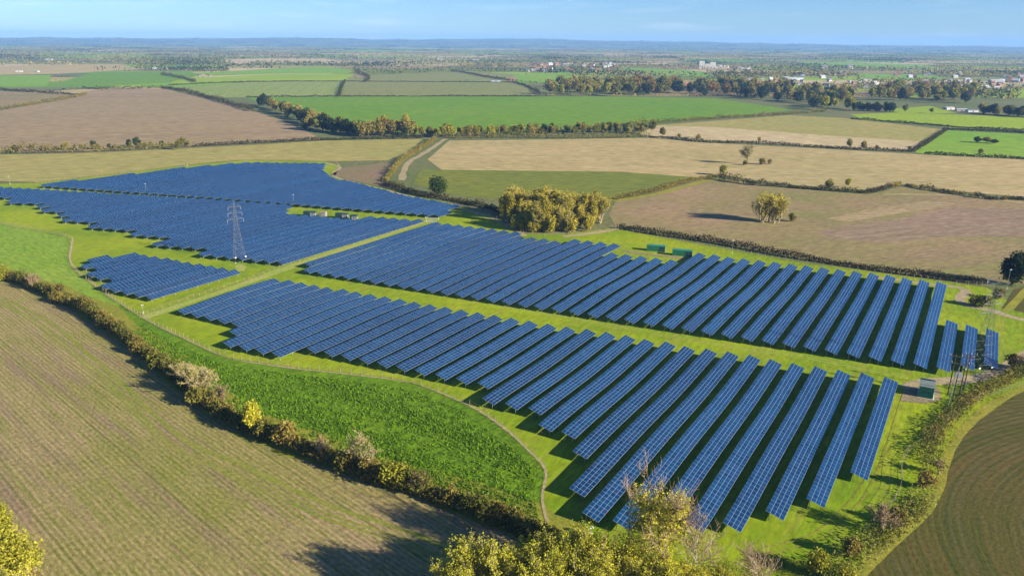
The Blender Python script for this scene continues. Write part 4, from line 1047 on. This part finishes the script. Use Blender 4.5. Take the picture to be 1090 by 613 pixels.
def pylon(px, py, h, rz, label):
    p = at(px, py); root = empty('lattice_pylon', p, rz, label, 'pylon', 'lattice pylons')
    def half(z): return 2.6 + (0.55 - 2.6) * min(1, z / (h * 0.74)) if z < h * 0.74 else max(0.08, 0.55 - 0.45 * (z - h * .74) / (h * .26))
    lv = [0, .12, .24, .35, .45, .54, .62, .68, .74, .80, .86, .92, 1.0]
    for sx, sy in ((1, 1), (1, -1), (-1, -1), (-1, 1)):
        mb = MB()
        for a, b in zip(lv, lv[1:]):
            za, zb = a * h, b * h
            mb.bar((sx * half(za), sy * half(za), za), (sx * half(zb), sy * half(zb), zb), 0.04)
        mb.build('leg', M['steel'], root)
    mb = MB()
    for i, (a, b) in enumerate(zip(lv, lv[1:])):
        za, zb = a * h, b * h; ha, hb = half(za), half(zb)
        c = [(1, 1), (1, -1), (-1, -1), (-1, 1)]
        for k in range(4):
            u, v = c[k], c[(k + 1) % 4]
            mb.bar((u[0] * ha, u[1] * ha, za), (v[0] * hb, v[1] * hb, zb), 0.02)
            mb.bar((v[0] * ha, v[1] * ha, za), (u[0] * hb, u[1] * hb, zb), 0.02)
            mb.bar((u[0] * hb, u[1] * hb, zb), (v[0] * hb, v[1] * hb, zb), 0.032)
    mb.build('bracing', M['steel'], root)
    for zf, w in ((0.70, 3.6), (0.80, 3.2), (0.90, 2.8)):
        z = zf * h; mb = MB()
        for s in (-1, 1):
            for t in (-1, 1):
                mb.bar((s * 0.4, t * 0.5, z), (s * w, 0, z + 0.1), 0.05)
            mb.bar((s * 0.35, 0, z + 1.3), (s * w, 0, z + 0.1), 0.05)
        arm = mb.build('cross_arm', M['steel'], root)
        for s in (-1, 1):
            ins = MB(); ins.bar((s * w, 0, z + .05), (s * w, 0, z - 1.5), 0.06, n=6)
            for q in range(5): ins.bar((s * w, 0, z - .3 - q * .25), (s * w, 0, z - .42 - q * .25), 0.10, n=8)
            ins.build('insulator', M['ceramic'], arm)
    for s in (-1, 1): MB().box(s * 2.3 - .35, s * 2.3 + .35, -2.66, -2.58, 2.4, 2.9).build('warning_plate', M['white'], root)
    mb = MB()
    for sx, sy in ((1, 1), (1, -1), (-1, -1), (-1, 1)): mb.box(sx * 2.6 - .35, sx * 2.6 + .35, sy * 2.6 - .35, sy * 2.6 + .35, -.2, .25)
    tag(mb.build('footings', M['concrete'], root), kind='stuff')
pylon(255.5, 278, 29.0, 0.55, 'grey lattice pylon standing between the left arrays')
pylon(1041, 396, 29.0, 0.2, 'grey lattice pylon at the right end of the middle array')

def pole_frame():
    p = at(1017, 424); root = empty('timber_pole_structure', p, -0.25, 'dark wooden electricity poles with cross arms beside the green cabin', 'electricity pole')
    for x, y, h in ((-1.5, -2.5, 13.0), (-1.5, 2.2, 13.2), (1.6, 2.2, 13.2), (3.9, 6.5, 12.2)):
        MB().bar((x, y, -.2), (x, y, h), 0.19, 0.13, 8).build('pole', M['dark_wood'], root)
    for (x0, x1, y, z) in ((-3.4, 3.6, 2.2, 12.6), (-2.6, 2.6, 2.2, 10.4), (2.2, 5.6, 6.5, 11.8)):
        arm = MB().box(x0, x1, y - .30, y - .14, z - .12, z + .12).build('cross_arm', M['dark_wood'], root)
        for t in (0.06, 0.5, 0.94):
            xx = x0 + (x1 - x0) * t
            m = MB()
            for q in range(4): m.bar((xx, y - .22, z + .14 + q * .16), (xx, y - .22, z + .24 + q * .16), 0.13, n=8)
            m.bar((xx, y - .22, z + .1), (xx, y - .22, z + .8), 0.05, n=6); m.build('insulator', M['ceramic'], arm)
    MB().bar((-1.5, -2.5, 12.4), (-1.5, 2.2, 12.4), 0.10).build('tie_beam', M['dark_wood'], root)
    MB().bar((-1.5, 2.2, 4.0), (1.6, 2.2, 9.0), 0.08).build('brace', M['dark_wood'], root)
    MB().bar((-1.5, -2.5, 11.5), (-4.6, -9.0, 0.0), 0.05).build('stay_wire', M['galv'], root)
    t_ = MB().box(-.9, .9, 1.2, 1.9, 6.2, 7.6).build('transformer', M['grey_roof'], root)
    for q in (-.5, 0, .5): MB().bar((q, 1.5, 7.6), (q, 1.5, 8.1), 0.07, n=6).build('bushing', M['ceramic'], t_)
pole_frame()

M['cabin_roof'] = plain('cabin_roof_felt', (0.13, 0.16, 0.14), 0.85, 0, 0.15, 0.5)
def cabin():
    p = at(985, 424); root = empty('substation_cabin', p, -0.50, 'small green substation cabin with flat grey roof beside the track', 'cabin')
    w, d, h = 3.7, 6.4, 3.5
    MB().box(-w/2 - .35, w/2 + .35, -.35, d + .35, -.1, .16).build('plinth', M['concrete'], root)
    MB().box(-w/2, w/2, 0, d, .165, h).build('wall', M['green_paint'], root)
    MB().box(-w/2 - .18, w/2 + .18, -.18, d + .18, h + .003, h + .22).build('roof', M['cabin_roof'], root)
    for x0 in (-1.35, .05):
        dr = MB().box(x0, x0 + 1.3, -.05, -.003, .25, 2.7).build('door', M['green_paint'], root)
        MB().box(x0 + (1.12 if x0 < 0 else .1), x0 + (1.2 if x0 < 0 else .18), -.1, -.052, 1.1, 1.35).build('handle', M['galv'], dr)
        lv = MB()
        for q in range(5): lv.box(x0 + .3, x0 + 1.0, -.075, -.052, 1.7 + q * .1, 1.75 + q * .1)
        tag(lv.build('louvre', M['dark_green_paint'], dr), kind='stuff')
    MB().box(w/2 + .003, w/2 + .05, .6, 2.6, .3, 2.9).build('side_panel', M['white'], root)
cabin()

def container(px, py, L, W, H, rz, mat, label, trim=True):
    p = at(px, py); root = empty('equipment_container', p, rz, label, 'container', 'equipment containers')
    mb = MB().box(-L/2, L/2, 0, W, .2, H)
    for i in range(int(L / .55)):                      # corrugations of the long sides
        x = -L/2 + .3 + i * .55
        mb.box(x, x + .26, -.05, -.002, .4, H - .25)
    mb.build('shell', M[mat], root)
    MB().box(-L/2 - .06, L/2 + .06, -.08, W + .06, H + .003, H + .12).build('roof', M[mat], root)
    MB().box(-L/2 + .2, L/2 - .2, .1, W - .1, -.1, .197).build('base', M['concrete'], root)
    if trim:
        for x in (L/2 - 1.4, L/2 - 2.9):
            d = MB().box(x, x + 1.2, -.11, -.055, .3, H - .35).build('door', M['galv'] if mat != 'green_paint' else M['dark_green_paint'], root)
            MB().box(x + .95, x + 1.03, -.16, -.113, 1.1, 1.4).build('handle', M['white'], d)
        for i in range(3):
            MB().box(L/2 + .003, L/2 + .05, .25 + i * .8, .25 + i * .8 + .6, .9, 2.2).build('vent', M['galv'], root)
container(698, 268, 9.2, 2.8, 3.0, -0.28, 'green_paint', 'left green equipment container behind the middle array')
container(726, 273, 9.6, 2.8, 3.0, -0.28, 'green_paint', 'right green equipment container with pale end behind the middle array')
container(329, 231, 7.2, 2.8, 3.0, -0.2, 'dark_green_paint', 'leftmost dark container in the notch of the array')
container(343, 231, 4.0, 2.6, 2.7, -0.2, 'wood', 'brown container between the dark ones in the array notch')
container(363, 233, 7.2, 2.8, 3.0, -0.2, 'dark_green_paint', 'third dark container in the notch of the array')
container(376, 235, 4.0, 2.6, 3.0, -0.2, 'dark_green_paint', 'rightmost small dark container in the notch of the array')

def gate(px, py, w, rz, label, mat='galv', h=1.5):
    p = at(px, py); root = empty('field_gate', p, rz, label, 'gate')
    for s in (-1, 1): MB().box(s * w/2 - .1, s * w/2 + .1, -.1, .1, -.1, h + .3).build('post', M[mat], root)
    leaf = MB().box(-w/2 + .12, w/2 - .12, -.04, .04, h - .1, h).build('gate_leaf', M[mat], root)
    for z in (.25, .55, .85, 1.15): MB().box(-w/2 + .2, w/2 - .2, -.03, .03, z, z + .08).build('bar', M[mat], leaf)
    for t in (-.45, -.15, .15, .45): MB().box(t * w - .05, t * w + .05, .042, .09, .15, h - .12).build('upright', M[mat], leaf)
gate(1062, 303, 9.0, -0.1, 'grey metal gate at the end of the dark low hedge', h=2.4)
gate(460, 234, 8.0, -0.3, 'white gate at the far end of the lane', 'white', h=1.3)
gate(459, 237.5, 6.0, -0.3, 'second white gate where the lane meets the far fence', 'white', h=1.3)

# ------------------------------------------------------------------ houses and farm sheds
M['brick'] = plain('brick_wall', (0.30, 0.15, 0.09), 0.9, 0, 0.2, 0.4)
M['render'] = plain('white_render', (0.40, 0.37, 0.33), 0.8, 0, 0.06, 0.2)
M['tile'] = plain('clay_tile_roof', (0.20, 0.10, 0.07), 0.9, 0, 0.25, 0.4)
M['slate'] = plain('slate_roof', (0.13, 0.13, 0.14), 0.8, 0, 0.2, 0.4)
M['pale_roof'] = plain('pale_sheet_roof', (0.33, 0.35, 0.37), 0.6, 0, 0.1, 0.1)
M['shed_wall'] = plain('shed_cladding', (0.40, 0.43, 0.46), 0.7, 0, 0.1, 0.1)
HOUSE = {}
def house_meshes(key, w, d, h, rise, wall, roof, windows=True):
    b = MB().box(-w/2, w/2, 0, d, -.2, h)
    b.poly([(-w/2, 0, h), (-w/2, d, h), (-w/2, d/2, h + rise)]); b.poly([(w/2, 0, h), (w/2, d/2, h + rise), (w/2, d, h)])
    o = .5; t = .25
    r = MB()
    for s in (0, 1):
        y0, y1 = (-o, d/2) if s == 0 else (d + o, d/2)
        z0 = h - o * rise / (d/2) + .02
        A = [(-w/2 - o, y0, z0), (w/2 + o, y0, z0), (w/2 + o, y1, h + rise + .02), (-w/2 - o, y1, h + rise + .02)]
        if s: A = A[::-1]
        Bq = [(x, y, z + t) for x, y, z in A]
        r.poly(Bq); r.poly(A[::-1])
        for i in range(4):
            j = (i + 1) % 4; r.poly([A[i], A[j], Bq[j], Bq[i]])
    parts = [('wall', b.mesh(key + '_wall', M[wall]), []), ('roof', r.mesh(key + '_roof', M[roof]), [])]
    if windows:
        parts[1][2].append(('chimney', MB().box(w/2 - 1.6, w/2 - .7, d/2 - .5, d/2 + .5, h + rise * .6, h + rise + 1.5).mesh('chimney', M['brick'])))
        n = max(2, int(w / 3.4))
        for i in range(n):
            x = -w/2 + w * (i + .5) / n
            for z in ((1.0, 3.7) if h > 4 else (1.0,)):
                fr_ = MB().box(x - .65, x + .65, -.07, -.003, z, z + 1.4).mesh('window_frame', M['white'])
                parts.append(('window', fr_, [('pane', MB().box(x - .5, x + .5, -.11, -.073, z + .15, z + 1.25).mesh('pane', M['glass_dark']))]))
        parts.append(('door', MB().box(-.2 + w * .12, .8 + w * .12, -.08, -.003, 0, 2.1).mesh('door', M['slate']), []))
    else:
        parts.append(('door', MB().box(-2.2, 2.2, -.08, -.003, 0, min(4.2, h - .6)).mesh('shed_door', M['slate']), []))
    HOUSE[key] = parts
house_meshes('brick_house', 12, 8, 5.4, 3.4, 'brick', 'tile')
house_meshes('white_house', 12, 8, 5.4, 3.2, 'render', 'slate')
house_meshes('pale_house', 14, 9, 5.2, 3.4, 'render', 'tile')
house_meshes('grey_roofed_house', 15, 9, 5.2, 3.0, 'render', 'pale_roof')
house_meshes('white_shed', 30, 15, 5.0, 2.6, 'render', 'pale_roof', False)
house_meshes('grey_shed', 34, 16, 5.0, 2.6, 'shed_wall', 'slate', False)
house_meshes('long_shed', 60, 22, 6.0, 2.8, 'shed_wall', 'pale_roof', False)
def building(key, px, py, rz, scale, label, group=None):
    root = empty(key, at(px, py), rz, label, 'shed' if 'shed' in key else 'house', group); root.scale = (scale,) * 3
    for nm, me, subs in HOUSE[key]:
        o = link(nm, me, root)
        for sn, sm in subs: link(sn, sm, o)
for key, px, py, rz, s, lab in [
    ('white_shed', 1012, 117, 0.3, 0.75, 'leftmost white farm shed by the right pasture'), ('white_shed', 1024, 118.5, -0.2, 0.7, 'middle white farm shed by the right pasture'), ('grey_shed', 1036, 119.5, 0.1, 0.7, 'grey farm shed right of the white sheds'),
    ('white_shed', 1000, 90.5, 0.2, 1.2, 'white shed above the copse at right'), ('long_shed', 1016, 92.5, 0.1, 0.9, 'long pale shed above the copse at right'), ('long_shed', 1046, 95, -0.2, 0.8, 'long pale shed near the right edge'),
    ('white_shed', 1070, 97, 0.2, 1.0, 'white shed at the far right among trees'), ('long_shed', 912, 88.5, 0.15, 0.9, 'long white shed behind the dark wood'), ('white_shed', 924, 87, 0.15, 1.2, 'white shed right of the long white shed'),
    ('white_house', 883, 97.5, 0.1, 1.3, 'white house in front of the wood right of centre'), ('brick_house', 897, 99.5, 0.1, 1.8, 'wide brick house beside the white house'), ('brick_house', 731, 94, 0.2, 1.5, 'tall brick house among the trees of the wood'),
    ('long_shed', 846, 85.5, 0.1, 1.2, 'long pale shed above the dark wood'), ('long_shed', 792, 74, 0.1, 1.3, 'long white shed right of the large white building'), ('grey_shed', 528, 87.5, 0.05, 1.0, 'grey barn between the far green fields'), ('brick_house', 546, 87.5, 0.1, 1.2, 'small house right of the grey barn'),
    ('white_shed', 20, 77, 0.2, 0.8, 'large white shed at the far left'), ('white_shed', 38, 77, -0.3, 0.7, 'smaller white shed right of the far left one'), ('long_shed', 167, 73.5, 0.1, 0.7, 'long pale farm shed above the far left green field'), ('grey_shed', 180, 73.5, 0.1, 0.9, 'grey farm shed in the far left farmyard'),
    ('white_shed', 202, 73, -0.2, 0.8, 'white farm shed right end of the far left farmyard'), ('white_shed', 52, 64.5, 0.1, 1.2, 'far white shed on the upper left'), ('long_shed', 506, 64.5, 0.1, 0.9, 'long white shed in the far plain'), ('white_shed', 468, 63.5, 0.1, 1.2, 'white shed left of the far long shed'),
    ('white_house', 878, 74.5, 0.1, 2.0, 'white house far off right of centre'), ('white_house', 905, 73.5, 0.1, 2.0, 'second white house far off right of centre'), ('white_shed', 1062, 88.5, 0.1, 1.6, 'white shed far off near the right edge'), ('long_shed', 1080, 86.5, 0.1, 1.0, 'long white works building at the right edge')]:
    building(key, px, py, rz, s * (0.72 if 'shed' in key else 1.0), lab)
hg = np.random.default_rng(12)
vk = ['brick_house', 'white_house', 'grey_roofed_house']
def village(n, fx, fy, s0, s1, where, group):
    seen = {}
    spots = sorted([(fx(), fy(), vk[hg.integers(3)], hg.uniform(-.6, .6), hg.uniform(s0, s1)) for i in range(n)], key=lambda t: t[0])
    for px, py, key, rz, sc in spots:
        seen[key] = seen.get(key, 0) + 1
        building(key, px, py, rz, sc, ordinal(seen[key]) + ' ' + {'brick_house': 'brick house', 'white_house': 'white house with slate roof', 'grey_roofed_house': 'pale grey roofed house'}[key] + ' from the left in the ' + where, group)
village(46, lambda: hg.uniform(560, 662), lambda: hg.uniform(68, 77.5), 0.9, 1.4, 'village above the wood', 'houses of the village above the wood')
village(84, lambda: hg.uniform(790, 1095), lambda: hg.uniform(78, 97), 0.7, 1.15, 'village at right', 'houses of the right hand village')

def white_complex():
    root = empty('large_white_building', at(760, 73.2), 0.1, 'large white building with tower blocks far behind the wood', 'building')
    for x, w, d, h in ((-52, 22, 20, 27), (-28, 20, 24, 17), (-6, 24, 20, 23), (18, 22, 26, 13), (46, 34, 22, 11)):
        b = MB().box(x - w/2, x + w/2, 0, d, -.2, h).build('block', M['render'], root)
        MB().box(x - w/2 - .5, x + w/2 + .5, -.5, d + .5, h + .005, h + 1.0).build('roof', M['pale_roof'], b)
        for f in range(int(h / 4)):
            for q in range(int(w / 5)):
                xx = x - w/2 + 2.5 + q * 5
                MB().box(xx - 1.2, xx + 1.2, -.12, -.005, 1.4 + f * 4, 3.2 + f * 4).build('window', M['glass_dark'], b)
white_complex()

# ------------------------------------------------------------------ the air
def haze():
    mb = MB().box(-21500, 21500, -3500, 20800, -1.0, 232.0)
    m = bpy.data.materials.new('air_haze'); m.use_nodes = True; nt = m.node_tree
    nt.nodes.remove(nt.nodes['Principled BSDF'])
    v = nt.nodes.new('ShaderNodeVolumePrincipled')
    v.inputs['Color'].default_value = (0.28, 0.56, 1.0, 1); v.inputs['Density'].default_value = HAZE; v.inputs['Anisotropy'].default_value = 0.0
    nt.links.new(v.outputs[0], nt.nodes['Material Output'].inputs['Volume'])
    o = mb.build('haze', m); o['kind'] = 'stuff'
    tag(o, 'pale blue haze over the far plain', 'haze')
HAZE = 6.3e-5
haze()
